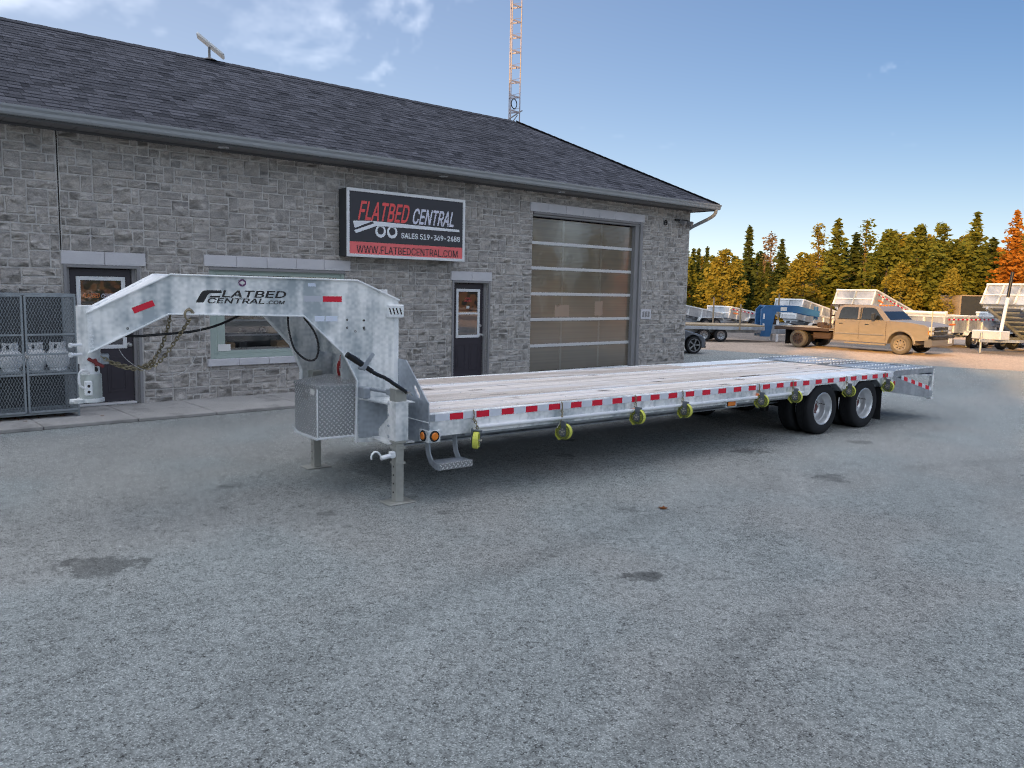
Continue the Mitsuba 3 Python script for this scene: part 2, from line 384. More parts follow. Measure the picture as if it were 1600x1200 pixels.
def cyl(p0, p1, r, n=16, r1=None, caps=True):
    p0, p1 = np.asarray(p0, float), np.asarray(p1, float)
    d, a, b = frame_of(p1 - p0)
    t = np.arange(n) * 2 * math.pi / n
    ring = np.cos(t)[:, None] * a + np.sin(t)[:, None] * b
    r1 = r if r1 is None else r1
    v = np.vstack([p0 + ring * r, p1 + ring * r1, [p0], [p1]])
    i = np.arange(n)
    j = (i + 1) % n
    f = [np.stack([i, j, j + n], 1), np.stack([i, j + n, i + n], 1)]
    if caps:
        f += [np.stack([j, i, i * 0 + 2 * n], 1), np.stack([i + n, j + n, i * 0 + 2 * n + 1], 1)]
    return tm(v, np.vstack(f))


def tube(pts, r, n=8, closed=False):
    p = np.asarray(pts, float)
    m = len(p)
    if closed:
        t = np.roll(p, -1, 0) - np.roll(p, 1, 0)
    else:
        t = np.gradient(p, axis=0)
    t /= np.linalg.norm(t, axis=1, keepdims=True) + 1e-12
    _, a, _ = frame_of(t[0])
    A = []
    for k in range(m):
        a = a - t[k] * (a @ t[k])
        a /= np.linalg.norm(a) + 1e-12
        A.append(a)
    A = np.array(A)
    B = np.cross(t, A)
    an = np.arange(n) * 2 * math.pi / n
    rr = np.broadcast_to(r, (m,))
    v = p[:, None] + rr[:, None, None] * (np.cos(an)[None, :, None] * A[:, None] + np.sin(an)[None, :, None] * B[:, None])
    f = []
    for k in range(m if closed else m - 1):
        k2 = (k + 1) % m
        for s in range(n):
            s2 = (s + 1) % n
            f += [[k * n + s, k * n + s2, k2 * n + s2], [k * n + s, k2 * n + s2, k2 * n + s]]
    v = v.reshape(-1, 3)
    if not closed:
        v = np.vstack([v, p[:1], p[-1:]])
        c0, c1 = len(v) - 2, len(v) - 1
        for s in range(n):
            s2 = (s + 1) % n
            f += [[s2, s, c0], [(m - 1) * n + s, (m - 1) * n + s2, c1]]
    return tm(v, f)


def spline(pts, n=24):
    from scipy.interpolate import CubicSpline
    p = np.asarray(pts, float)
    s = np.concatenate([[0], np.cumsum(np.linalg.norm(np.diff(p, axis=0), axis=1))])
    return CubicSpline(s, p)(np.linspace(0, s[-1], n))


def beam(p0, p1, w, h, b=0.004, up=(0, 0, 1)):
    """rectangular bar from p0 to p1, w across, h along up"""
    p0, p1 = np.asarray(p0, float), np.asarray(p1, float)
    d = p1 - p0
    L = np.linalg.norm(d)
    d = d / L
    u = np.asarray(up, float)
    if abs(u @ d) > .995 * np.linalg.norm(u):
        u = np.array([0, 1.0, 0]) if abs(d[1]) < .9 else np.array([1.0, 0, 0])
    u = u - d * (u @ d)
    u /= np.linalg.norm(u)
    s = np.cross(u, d)
    m = box(0, L, -w / 2, w / 2, -h / 2, h / 2, b)
    M = np.eye(4)
    M[:3, 0], M[:3, 1], M[:3, 2], M[:3, 3] = d, s, u, p0
    m.apply_transform(M)
    return m


def prism(poly, origin, ux, uy, depth):
    """extrude the 2-D polygon (points or shapely) laid out at origin along ux, uy; depth along ux x uy"""
    if not hasattr(poly, 'geom_type'):
        poly = sg.Polygon(poly)
    gs = getattr(poly, 'geoms', [poly])
    ms = [trimesh.creation.extrude_polygon(g, abs(depth), engine='earcut') for g in gs if g.area > 1e-9]
    m = cat(ms)
    ux, uy = np.asarray(ux, float), np.asarray(uy, float)
    M = np.eye(4)
    M[:3, 0], M[:3, 1], M[:3, 2], M[:3, 3] = ux, uy, np.cross(ux, uy), origin
    if depth < 0:
        m.apply_translation([0, 0, depth])
    m.apply_transform(M)
    return m


def lathe(profile, origin, axis, n=40):
    """profile [(r, h)...] turned around axis at origin"""
    d, a, b = frame_of(np.asarray(axis, float))
    t = np.arange(n) * 2 * math.pi / n
    ring = np.cos(t)[:, None] * a + np.sin(t)[:, None] * b
    v = np.vstack([np.asarray(origin) + ring * r + d * h for r, h in profile])
    f = []
    for k in range(len(profile) - 1):
        i = np.arange(n)
        j = (i + 1) % n
        f += [np.stack([k * n + i, k * n + j, (k + 1) * n + j], 1), np.stack([k * n + i, (k + 1) * n + j, (k + 1) * n + i], 1)]
    return tm(v, np.vstack(f))


def xf(m, M):
    m = m.copy()
    m.apply_transform(M)
    return m


def rotz(a, x=0, y=0, z=0):
    c, s = math.cos(a), math.sin(a)
    return np.array([[c, -s, 0, x], [s, c, 0, y], [0, 0, 1, z], [0, 0, 0, 1.0]])


def uniq(key):
    if key not in scene and key not in taken:
        taken.add(key)
        return key
    k = 1
    while f'{key}_{k:03d}' in scene or f'{key}_{k:03d}' in taken:
        k += 1
    key = f'{key}_{k:03d}'
    taken.add(key)
    return key


taken = set()


def put(parent, name, mesh, mat, M=None, smooth=35, uv=None, label=None, kind=None, shape=None, color=None):
    """one scene entry: a part of parent (or a thing when parent is None); a list of meshes makes one entry each"""
    if isinstance(mesh, list):
        return [put(parent, name, m, mat, M, smooth, uv, label, kind) for m in mesh][0]
    key = uniq(name if parent is None else parent + '__' + name)
    d = dict(shape) if shape is not None else mikit.ply(mesh, mat, smooth=(smooth if uv is None else (smooth is True)), uv=uv)
    if M is not None:
        d['to_world'] = TF(np.asarray(M, float).tolist())
    scene[key] = d
    if label or kind:
        labels[key] = {}
        if label:
            labels[key]['label'] = label
        if kind:
            labels[key]['kind'] = kind
    return key


def thing(name, label, category, group=None):
    key = uniq(name)
    labels[key] = {'label': label, 'category': category}
    if group:
        labels[key]['group'] = group
    return key


def tag(key, label, category, group=None):
    labels[key] = {'label': label, 'category': category}
    if group:
        labels[key]['group'] = group
    return key


def text(s, height, depth=0.004, bold=True, shear=0.0, sx=1.0, width=None):
    """lettering lying in the local x, y plane; bottom left at the origin; optionally fitted to a width and slanted"""
    m = meshkit.text_mesh(s, height, depth, bold)
    lo = m.bounds[0]
    m.apply_translation([-lo[0], 0, 0])
    if width:
        sx = (width - shear * height) / m.bounds[1][0]
    v = np.array(m.vertices)
    v[:, 0] = v[:, 0] * sx + shear * v[:, 1]
    return tm(v, m.faces)


def lay(m, origin, ux, uy):
    M = np.eye(4)
    ux, uy = np.asarray(ux, float), np.asarray(uy, float)
    M[:3, 0], M[:3, 1], M[:3, 2], M[:3, 3] = ux, uy, np.cross(ux, uy), origin
    return xf(m, M)

# ================================================================== the setting
def structure(name, mesh, mat, **kw):
    k = put(None, name, mesh, mat, **kw)
    labels[k] = {'kind': 'structure'}
    return k


_g = np.linspace(-1, 1, 2)
structure('ground', tm([[-400, -400, -0.012], [700, -400, -0.012], [700, 500, -0.012], [-400, 500, -0.012]], [[0, 1, 2], [0, 2, 3]]), 'm_gravel', smooth=False)
_ys = np.linspace(-60, 60, 161)
_ex = np.interp(_ys, [-60, 7.5, 9.6, 12.8, 15.2, 17, 24, 60], [27.5, 25.6, 24.9, 25.1, 24.5, 24.1, 23.6, 23.0]) + 0.35 * (meshkit.fbm(np.stack([_ys * 0.9, _ys * 0, _ys * 0], -1), 4, seed=4) - 0.5) * 1.6
_poly = [(-70, -60)] + [(float(x), float(y)) for x, y in zip(_ex, _ys)] + [(-70, 60)]
structure('asphalt_lot', prism(_poly, (0, 0, -0.03), (1, 0, 0), (0, 1, 0), 0.03), 'm_asphalt', smooth=False)

# concrete walkway along the wall, one slab per part
WALL_Y = 13.603
wk = structure('walkway', box(-2.6, 9.2, 12.10, WALL_Y, -0.01, 0.028), 'm_joint', smooth=False)
_jx = [-2.6, -1.3, 0.0, 1.25, 2.45, 3.65, 4.77, 6.22, 7.6, 9.2]
for a, b in zip(_jx[:-1], _jx[1:]):
    put(wk, 'slab', box(a + 0.006, b - 0.006, 12.06 + rng.uniform(-.015, .015), WALL_Y - 0.012, 0.0, 0.05 + rng.uniform(-.003, .003), 0.008), 'm_concrete', smooth=False)

# ================================================================== the shop building
bld = thing('shop_building', 'grey stone faced workshop with dark shingled hip roof and tall glazed overhead door', 'building')
X0, X1, YB = -40.0, 18.37, 20.05          # front wall from X0 to X1, back wall at YB
ZS = 4.165                               # soffit
OPEN = dict(door1=(3.16, 4.15, 0.0, 2.215), win=(5.30, 7.86, 0.70, 2.25), door2=(10.40, 11.33, 0.0, 2.135), garage=(12.60, 16.32, 0.0, 3.715))
LINT = dict(door1=(3.09, 4.29, 2.215, 2.41, 2), win=(5.21, 7.96, 2.25, 2.437, 5), door2=(10.32, 11.42, 2.135, 2.32, 2), garage=(12.50, 16.45, 3.715, 3.908, 7))
SILL = (5.23, 7.93, 0.585, 0.70)
hole = [sg.box(o[0], o[2], o[1], o[3]) for o in OPEN.values()]
wallpoly = sg.box(X0, 0, X1, ZS).difference(shapely.unary_union(hole))
wl = put(bld, 'wall', prism(wallpoly, (0, WALL_Y + 0.26, 0), (1, 0, 0), (0, 0, 1), 0.2565), 'm_mortar', smooth=False)
put(bld, 'side_wall', box(X1 - 0.25, X1, WALL_Y + 0.262, YB, 0, ZS), 'm_mortar', smooth=False)
put(bld, 'rear_wall', box(X0, X1 - 0.252, YB - 0.25, YB, 0, ZS), 'm_mortar', smooth=False)
put(bld, 'end_wall', box(X0, X0 + 0.25, WALL_Y + 0.262, YB - 0.252, 0, ZS), 'm_mortar', smooth=False)


def stone_mesh(x0, x1, z0, z1, seed, y=WALL_Y):
    g = 0.006
    x0, x1, z0, z1 = x0 + g, x1 - g, z0 + g, z1 - g
    r = np.random.default_rng(seed)
    c = min(0.012, 0.2 * (z1 - z0), 0.2 * (x1 - x0))
    us = [0, c / (x1 - x0), 0.5 + r.uniform(-.12, .12), 1 - c / (x1 - x0), 1]
    vs = [0, c / (z1 - z0), 0.5 + r.uniform(-.15, .15), 1 - c / (z1 - z0), 1]
    out = r.uniform(0.004, 0.016)
    v = []
    for j, b in enumerate(vs):
        for i, a in enumerate(us):
            edge = i in (0, 4) or j in (0, 4)
            yy = 0.008 if edge else -out - r.uniform(-0.006, 0.008)
            jx = 0 if i in (0, 4) else r.uniform(-.3, .3) * c
            v.append((x0 + a * (x1 - x0) + (r.uniform(-.002, .004) if edge else jx), y + yy, z0 + b * (z1 - z0) + (r.uniform(-.003, .003) if edge else 0)))
    f = []
    for j in range(4):
        for i in range(4):
            k = j * 5 + i
            f += [[k, k + 1, k + 6], [k, k + 6, k + 5]]
    ring = [0, 1, 2, 3, 4, 9, 14, 19, 24, 23, 22, 21, 20, 15, 10, 5]
    cor = [0, 4, 24, 20]
    n = len(v)
    v += [(v[k][0], y + 0.02, v[k][2]) for k in cor]
    for s in range(4):
        seg = ring[s * 4:s * 4 + 4] + [ring[(s * 4 + 4) % 16]]
        b0, b1 = n + s, n + (s + 1) % 4
        for q in range(4):
            f.append([seg[q + 1], seg[q], b0 if q < 2 else b1])
        f.append([seg[2], b0, b1][::-1])
    return np.array(v), np.array(f)


def ashlar(x0, x1, z0, z1, mod, seed, blocked):
    """random coursed ashlar: rectangles that fill x0..x1, z0..z1 except the blocked boxes"""
    r = np.random.default_rng(seed)
    ux = 0.055
    nx, nz = int(round((x1 - x0) / ux)), int(round((z1 - z0) / mod))
    dz = (z1 - z0) / nz
    occ = np.zeros((nz, nx), bool)
    res = []
    for j in range(nz):
        i = 0
        while i < nx:
            if occ[j, i]:
                i += 1
                continue
            hgt = 2 if (r.random() < 0.30 and j + 1 < nz) else 1
            w = int(r.integers(3, 6)) if hgt == 2 else int(r.choice([2, 3, 4, 5, 6, 7, 8], p=[.10, .12, .18, .22, .18, .12, .08]))
            k = 0
            while k < w and i + k < nx and not occ[j, i + k] and not (hgt == 2 and occ[j + 1, i + k]):
                k += 1
            if hgt == 2 and k < 3:
                hgt = 1
                k = 0
                while k < w and i + k < nx and not occ[j, i + k]:
                    k += 1
            if i + k < nx and not occ[j, i + k]:
                m = 0
                while i + k + m < nx and not occ[j, i + k + m]:
                    m += 1
                if m == 1:
                    k += 1
            occ[j:j + hgt, i:i + k] = True
            res.append((x0 + i * ux, x0 + (i + k) * ux, z0 + j * dz, z0 + (j + hgt) * dz))
            i += k
    for (a, b, c, d) in blocked:
        new = []
        for (p, q, s, t) in res:
            if q <= a or p >= b or t <= c or s >= d:
                new.append((p, q, s, t))
                continue
            lo, hi = max(s, c), min(t, d)
            for rr in ((p, a, s, t), (b, q, s, t), (max(p, a), min(q, b), s, c), (max(p, a), min(q, b), d, t)):
                if rr[1] - rr[0] > 0.028 and rr[3] - rr[2] > 0.028:
                    new.append(rr)
        res = new
    return res


blocked = [o for o in OPEN.values()] + [l[:4] for l in LINT.values()] + [SILL, (3.10, 4.22, 0, 2.215), (3.088, 3.112, 2.41, ZS)]
rects = ashlar(1.2, X1 + 0.004, 0.0, ZS, 0.128, 5, blocked)
_cam = np.array([0, 0, CAM_H])


def seen(rr):
    c = np.array([(rr[0] + rr[1]) / 2, WALL_Y, (rr[2] + rr[3]) / 2])
    hidden = (c[0] < 2.1) or (c[2] < 1.0 and 5.5 < c[0] < 16)
    return (rr[1] - rr[0]) * (rr[3] - rr[2]) * WALL_Y / np.linalg.norm(c - _cam) ** 3 * (0.001 if hidden else 1)


order = sorted(range(len(rects)), key=lambda k: -seen(rects[k]))
rest_v, rest_f, rest_uv, off = [], [], [], 0
for rank, k in enumerate(order):
    v, f = stone_mesh(*rects[k], seed=1000 + k)
    t = float(np.clip(rng.normal(0.5, 0.22), 0, 1))
    uvs = np.tile([t, rng.random()], (len(v), 1))
    if rank < 300:
        put(wl, 'stone', tm(v, f), 'm_stone', uv=uvs, smooth=False)
    else:
        rest_v.append(v)
        rest_f.append(f + off)
        rest_uv.append(uvs)
        off += len(v)
# the corner's return and the unseen stretch to the left carry the same stone
for yy in np.arange(WALL_Y + 0.05, YB - 0.3, 0.42):
    for zz in np.arange(0.0, ZS - 0.1, 0.128):
        v, f = stone_mesh(0, 0.40, 0, 0.122, int(yy * 100 + zz * 1000))
        v = np.stack([X1 - (v[:, 1] - WALL_Y) + 0.0, yy + v[:, 0] + 0.12 * ((int(zz / 0.128)) % 2), v[:, 2] + zz], 1)
        rest_v.append(v)
        rest_f.append(f + off)
        rest_uv.append(np.tile([rng.random(), rng.random()], (len(v), 1)))
        off += len(v)
put(wl, 'small_stone', tm(np.vstack(rest_v), np.vstack(rest_f)), 'm_stone', uv=np.vstack(rest_uv), smooth=False, kind='stuff')
put(bld, 'control_joint', box(3.092, 3.108, WALL_Y - 0.002, WALL_Y + 0.01, 2.412, ZS), 'm_joint', smooth=False)

# lintels and sill of pale cast stone, block by block
for nm, (a, b, c, d, n) in LINT.items():
    L = put(bld, 'lintel', box(a + .01, b - .01, WALL_Y - 0.005, WALL_Y + 0.2, c + .01, d - .008), 'm_mortar', smooth=False)
    ws = np.linspace(a, b, n + 1)
    for k in range(n):
        put(L, 'block', box(ws[k] + 0.004, ws[k + 1] - 0.004, WALL_Y - 0.03 - rng.uniform(0, .004), WALL_Y + 0.012, c, d, 0.005), 'm_lintel', smooth=False)
S = put(bld, 'sill', box(SILL[0] + .01, SILL[1] - .01, WALL_Y - 0.02, WALL_Y + 0.2, SILL[2] + .01, SILL[3] - .005), 'm_mortar', smooth=False)
ws = np.linspace(SILL[0], SILL[1], 6)
for k in range(5):
    put(S, 'block', box(ws[k] + 0.004, ws[k + 1] - 0.004, WALL_Y - 0.065, WALL_Y + 0.012, SILL[2], SILL[3], 0.006), 'm_lintel', smooth=False)


def rect_frame(x0, x1, z0, z1, w, y0, y1, bottom=True, b=0.004):
    parts = [box(x0, x0 + w, y0, y1, z0, z1, b), box(x1 - w, x1, y0, y1, z0, z1, b), box(x0 + w, x1 - w, y0, y1, z1 - w, z1, b)]
    if bottom:
        parts.append(box(x0 + w, x1 - w, y0, y1, z0, z0 + w, b))
    return cat(parts)


def entry_door(o, label, left=True):
    x0, x1, z0, z1 = o
    w = WALL_Y
    D = put(bld, 'entry_door', box(x0 + .055, x1 - .055, w + .10, w + .145, .09, z1 - .06, .003), 'm_doorpaint', smooth=False, label=label)
    put(D, 'frame', cat(rect_frame(x0, x1, 0.05, z1, .05, w + .055, w + .17, False), rect_frame(x0 - .045, x1 + .045, 0.05, z1 - 0.002, .045, w - .035, w + .06, False)), 'm_frame', smooth=False)
    put(D, 'threshold', box(x0 + .05, x1 - .05, w - .01, w + .14, .05, .085, .006), 'm_rail', smooth=False)
    gx0, gx1, gz0, gz1 = x0 + .20, x1 - .20, .98, z1 - .23
    put(D, 'light_frame', cat(rect_frame(gx0 - .055, gx1 + .055, gz0 - .055, gz1 + .055, .06, w + .08, w + .10), box(gx0, gx1, w + .082, w + .10, (gz0 + gz1) / 2 - .02, (gz0 + gz1) / 2 + .02, .003)), 'm_white', smooth=False)
    put(D, 'pane', tm([[gx0, w + .092, gz0], [gx1, w + .092, gz0], [gx1, w + .092, gz1], [gx0, w + .092, gz1]], [[0, 1, 2], [0, 2, 3]]), 'm_glass', smooth=False)
    for a, b in ((x0 + .16, (x0 + x1) / 2 - .05), ((x0 + x1) / 2 + .05, x1 - .16)):
        put(D, 'moulding', cat(rect_frame(a, b, .24, .80, .03, w + .092, w + .102, True, .004), box(a + .055, b - .055, w + .094, w + .101, .295, .745, .006)), 'm_doorpaint', smooth=False)
    hx = x1 - .115
    put(D, 'handle', cat(lathe([(.0, .0), (.033, 0), (.033, .01), (.014, .02), (.014, .045), (.03, .055), (.033, .075), (.022, .09), (0, .093)], (hx, w + .10, .98), (0, -1, 0), 20), lathe([(0, 0), (.028, 0), (.028, .014), (0, .016)], (hx, w + .10, 1.18), (0, -1, 0), 18)), 'm_steel')
    return D, (gx0, gx1, gz0, gz1)


D1, g1 = entry_door(OPEN['door1'], 'dark plum panel door beside the gas bottle cage')
zc = (g1[2] + g1[3]) / 2
put(D1, 'poster_reflection', box(g1[0] + .01, g1[1] - .01, WALL_Y + .095, WALL_Y + .0965, zc + .03, g1[3] - .01), 'm_poster_reflection', smooth=False)
put(D1, 'lettering', cat(lay(text('FLATBED', .06, .001, True, .25, width=.25), (g1[0] + .03, WALL_Y + .0945, zc + .235), (1, 0, 0), (0, 0, 1))), 'm_orange', smooth=False)
put(D1, 'lettering', lay(text('CENTRAL', .06, .001, True, .25, width=.25), (g1[0] + .29, WALL_Y + .0945, zc + .235), (1, 0, 0), (0, 0, 1)), 'm_lettergrey', smooth=False)
D2, g2 = entry_door(OPEN['door2'], 'dark plum panel door under the right end of the sign')
zc = (g2[2] + g2[3]) / 2
put(D2, 'poster_reflection', box(g2[0] + .01, g2[1] - .01, WALL_Y + .095, WALL_Y + .0965, zc + .03, g2[3] - .01), 'm_poster_reflection', smooth=False)
put(D2, 'lettering', cat(lay(text('FLATBED', .035, .001, True, .2, width=.16), (g2[0] + .18, WALL_Y + .0945, zc + .30), (1, 0, 0), (0, 0, 1)), lay(text('CENTRAL', .03, .001, True, .2, width=.22), (g2[0] + .15, WALL_Y + .0945, zc + .25), (1, 0, 0), (0, 0, 1))), 'm_letterred', smooth=False)
put(D2, 'notice', box(g2[0] + .22, g2[0] + .30, WALL_Y + .0935, WALL_Y + .0945, zc + .10, zc + .16), 'm_paper', smooth=False)

# shop window: sage frame, one fixed pane and a sash on the left, dark shelving inside
wx0, wx1, wz0, wz1 = OPEN['win']
W = put(bld, 'window', cat(rect_frame(wx0, wx1, wz0, wz1, .075, WALL_Y + .03, WALL_Y + .12), rect_frame(wx0 + .075, wx1 - .075, wz0 + .075, wz1 - .075, .06, WALL_Y + .05, WALL_Y + .11)), 'm_sage', smooth=False, label='pale sage framed shop window')
put(W, 'head_trim', box(wx0, wx1, WALL_Y - .012, WALL_Y + .03, wz1 - .055, wz1, .004), 'm_frame', smooth=False)
put(W, 'sash', cat(box(wx0 + .135, wx0 + .27, WALL_Y + .045, WALL_Y + .09, wz0 + .135, 1.48, .004)), 'm_sage', smooth=False)
put(W, 'sticker', box(wx0 + .14, wx0 + .36, WALL_Y + .040, WALL_Y + .043, wz0 + .13, wz0 + .245), 'm_paper', smooth=False)
put(W, 'pane', tm([[wx0 + .13, WALL_Y + .075, wz0 + .13], [wx1 - .13, WALL_Y + .075, wz0 + .13], [wx1 - .13, WALL_Y + .075, wz1 - .13], [wx0 + .13, WALL_Y + .075, wz1 - .13]], [[0, 1, 2], [0, 2, 3]]), 'm_glass', smooth=False)
room = cat(box(wx0 - .6, wx1 + .6, WALL_Y + 2.6, WALL_Y + 2.65, 0, 3.2), box(wx0 - .65, wx0 - .6, WALL_Y + .27, WALL_Y + 2.6, 0, 3.2), box(wx1 + .6, wx1 + .65, WALL_Y + .27, WALL_Y + 2.6, 0, 3.2), box(wx0 - .6, wx1 + .6, WALL_Y + .27, WALL_Y + 2.6, 3.2, 3.25), box(wx0 - .6, wx1 + .6, WALL_Y + .27, WALL_Y + 2.6, -.02, .02))
put(bld, 'interior_room', room, 'm_interior', smooth=False)
for z in (.75, 1.02, 1.29, 1.56):
    put(W, 'shelf', box(wx0 + .1, wx1 + .3, WALL_Y + .95, WALL_Y + 1.35, z, z + .03), 'm_shelf', smooth=False)
    k = wx0 + .25
    while k < wx1:
        ww = rng.uniform(.10, .28)
        if rng.random() < .75:
            put(W, 'stock', box(k, k + ww, WALL_Y + 1.0, WALL_Y + 1.3, z + .031, z + .03 + rng.uniform(.08, .20), .01), ['m_black', 'm_cardboard', 'm_charcoal'][int(rng.integers(0, 3))], smooth=False)
        k += ww + rng.uniform(.03, .12)

# overhead door: six glazed sections between pale rails
gx0, gx1, gz0, gz1 = OPEN['garage']
G = put(bld, 'overhead_door', cat(box(gx1 - .16, gx1 + .02, WALL_Y + .02, WALL_Y + .20, 0.02, gz1 - .002, .004), box(gx0 - .0, gx0 + .06, WALL_Y + .10, WALL_Y + .2, 0.02, gz1 - .002, .004), box(gx0 + .062, gx1 - .162, WALL_Y + .04, WALL_Y + .2, gz1 - .10, gz1 - .002, .004)), 'm_frame', smooth=False, label='bronze glazed overhead door')
put(G, 'casing', cat(box(gx1 - .02, gx1 + .08, WALL_Y - .03, WALL_Y + .018, 0.02, gz1 - .003, .004), box(gx0 + .02, gx1 - .022, WALL_Y - .02, WALL_Y + .038, gz1 - .05, gz1 - .003, .004), box(gx0 + .02, gx1 - .022, WALL_Y + .0, WALL_Y + .038, gz1 - .10, gz1 - .07, .004)), 'm_frame', smooth=False)


def ribbed_sheet(x0, x1, z0, z1, y):
    """twin-wall glazing: a sheet with fine level ribs and slight waviness"""
    nx_, nz_ = 24, 90
    X, Z = np.meshgrid(np.linspace(x0, x1, nx_), np.linspace(z0, z1, nz_))
    w = meshkit.noise(np.stack([X * 2.2, Z * 3.0, 0 * X], -1), 3) - .5
    Y = y + .0030 * w + .00022 * np.sin(Z * 210)
    k = np.arange((nz_ - 1) * nx_).reshape(nz_ - 1, nx_)[:, :-1].ravel()
    return tm(np.stack([X, Y, Z], -1).reshape(-1, 3), np.vstack([np.stack([k, k + 1, k + nx_ + 1], 1), np.stack([k, k + nx_ + 1, k + nx_], 1)]))


px0, px1 = gx0 + .062, gx1 - .162
rails = [0.07, 0.687, 1.293, 1.88, 2.465, 3.034, 3.615]
for k in range(6):
    put(G, 'panel', box(px0, px1, WALL_Y + .135, WALL_Y + .15, rails[k] + .03, rails[k + 1] - .03), 'm_garagepane', smooth=False)
    put(G, 'glazing', ribbed_sheet(px0, px1, rails[k] + .036, rails[k + 1] - .036, WALL_Y + .1235), 'm_coatedpane', smooth=True)
    if k:
        put(G, 'rail', box(px0, px1, WALL_Y + .115, WALL_Y + .16, rails[k] - .035, rails[k] + .035, .004), 'm_rail', smooth=False)
    for t in (.30, .675):
        xm = px0 + t * (px1 - px0)
        put(G, 'mullion', box(xm - .03, xm + .03, WALL_Y + .131, WALL_Y + .134, rails[k] + .036, rails[k + 1] - .036), 'm_mullion', smooth=False)
put(G, 'bottom_rail', box(px0, px1, WALL_Y + .115, WALL_Y + .16, .04, .09, .004), 'm_white', smooth=False)
put(G, 'notice', box(px0 + .83, px0 + 1.30, WALL_Y + .126, WALL_Y + .130, 1.35, 1.63), 'm_notice', smooth=False)
put(G, 'notice', box(px0 + 2.19, px0 + 2.48, WALL_Y + .126, WALL_Y + .130, 1.37, 1.72), 'm_notice', smooth=False)
put(bld, 'garage_interior', box(gx0 - .3, gx1 + .3, WALL_Y + .5, WALL_Y + .55, 0, 4.0), 'm_interior', smooth=False)

# small things on the wall
P = put(bld, 'wall_plaque', box(16.42, 16.82, WALL_Y - .045, WALL_Y, 1.27, 1.53, .004), 'm_lintel', smooth=False)
put(P, 'raised_mark', cat([box(16.47 + k * .105, 16.47 + k * .105 + .07, WALL_Y - .05, WALL_Y - .044, 1.33, 1.47, .003) for k in range(3)]), 'm_frame', smooth=False)
put(bld, 'vent_hole', lathe([(0, 0), (.06, 0), (.07, .02), (.055, .03), (.05, .0)], (17.30, WALL_Y - .01, 3.775), (0, -1, 0), 20), 'm_black')
put(bld, 'outlet_box', box(17.38, 17.47, WALL_Y - .06, WALL_Y, .64, .78, .006), 'm_frame', smooth=False)
FL = put(bld, 'flood_light', box(17.68, 18.22, WALL_Y - .07, WALL_Y - .0, 3.85, 3.90, .01), 'm_black', smooth=False)
for xx in (17.85, 18.15):
    put(FL, 'lamp_head', lathe([(0, 0), (.035, .0), (.05, .05), (.075, .16), (.07, .17), (.0, .165)], (xx, WALL_Y - .05, 3.84), (.35, -.8, -.35), 18), 'm_frame')

# soffit in narrow panels, fascia, gutter, downspout, recessed lights
YF0, XE = 13.05, 18.72
k = 1.2
while k < XE - 0.02:
    put(bld, 'soffit_panel', box(k + .003, min(k + .297, XE - .02), YF0 + .003, WALL_Y - .012, ZS, ZS + .02, .004), 'm_soffit', smooth=False)
    k += .30
put(bld, 'soffit', box(X0, 1.2, YF0, WALL_Y - .012, ZS, ZS + .02), 'm_soffit', smooth=False)
put(bld, 'side_soffit', box(X1 + .03, XE - .02, WALL_Y - .01, YB + .4, ZS + .001, ZS + .02), 'm_soffit_tan', smooth=False)
put(bld, 'frieze_trim', box(1.2, X1 + .02, WALL_Y - .05, WALL_Y - .012, ZS - .035, ZS - .001, .004), 'm_fascia', smooth=False)
put(bld, 'fascia', cat(box(X0 - .3, XE, YF0 - .02, YF0, ZS - .02, ZS + .15), box(XE - .018, XE, YF0 + .002, YB + .5, ZS - .02, ZS + .15)), 'm_fascia', smooth=False)
gp = [(0, .0), (.0, -.125), (-.075, -.125), (-.095, -.10), (-.10, -.06), (-.125, -.03), (-.13, 0), (-.12, 0), (-.115, -.028), (-.09, -.06), (-.085, -.095), (-.07, -.115), (-.008, -.115), (-.008, 0)]
put(bld, 'gutter', prism([(y, z) for y, z in gp], (X0 - .3, YF0 - .022, ZS + .135), (0, 1, 0), (0, 0, 1), XE + .06 - X0 + .3), 'm_gutter', smooth=False)
put(bld, 'side_gutter', prism([(-y, z) for y, z in gp[::-1]], (XE + .002, YB + .5, ZS + .135), (1, 0, 0), (0, 0, 1), YB + .5 - YF0 - .03), 'm_gutter', smooth=False)
DP = np.array([(XE - .08, YF0 - .07, ZS + .03), (XE - .08, YF0 - .065, ZS - .16), (X1 + .10, WALL_Y + .14, ZS - .46), (X1 + .06, WALL_Y + .20, ZS - .62), (X1 + .06, WALL_Y + .20, .1)])
dsp = np.vstack([np.linspace(a_, b_, 6)[:-1] for a_, b_ in zip(DP[:-1], DP[1:])] + [DP[-1:]])
for _ in range(6):
    dsp[1:-1] = (dsp[:-2] + 2 * dsp[1:-1] + dsp[2:]) / 4
put(bld, 'downspout', tube(dsp, .045, 10), 'm_gutter')
for xx in (3.1 + 2.37, 9.9, 13.2):
    put(bld, 'soffit_light', lathe([(.055, 0), (.085, -.001), (.088, .008), (.06, .012)], (xx, 13.32, ZS - .001), (0, 0, -1), 24), 'm_white')

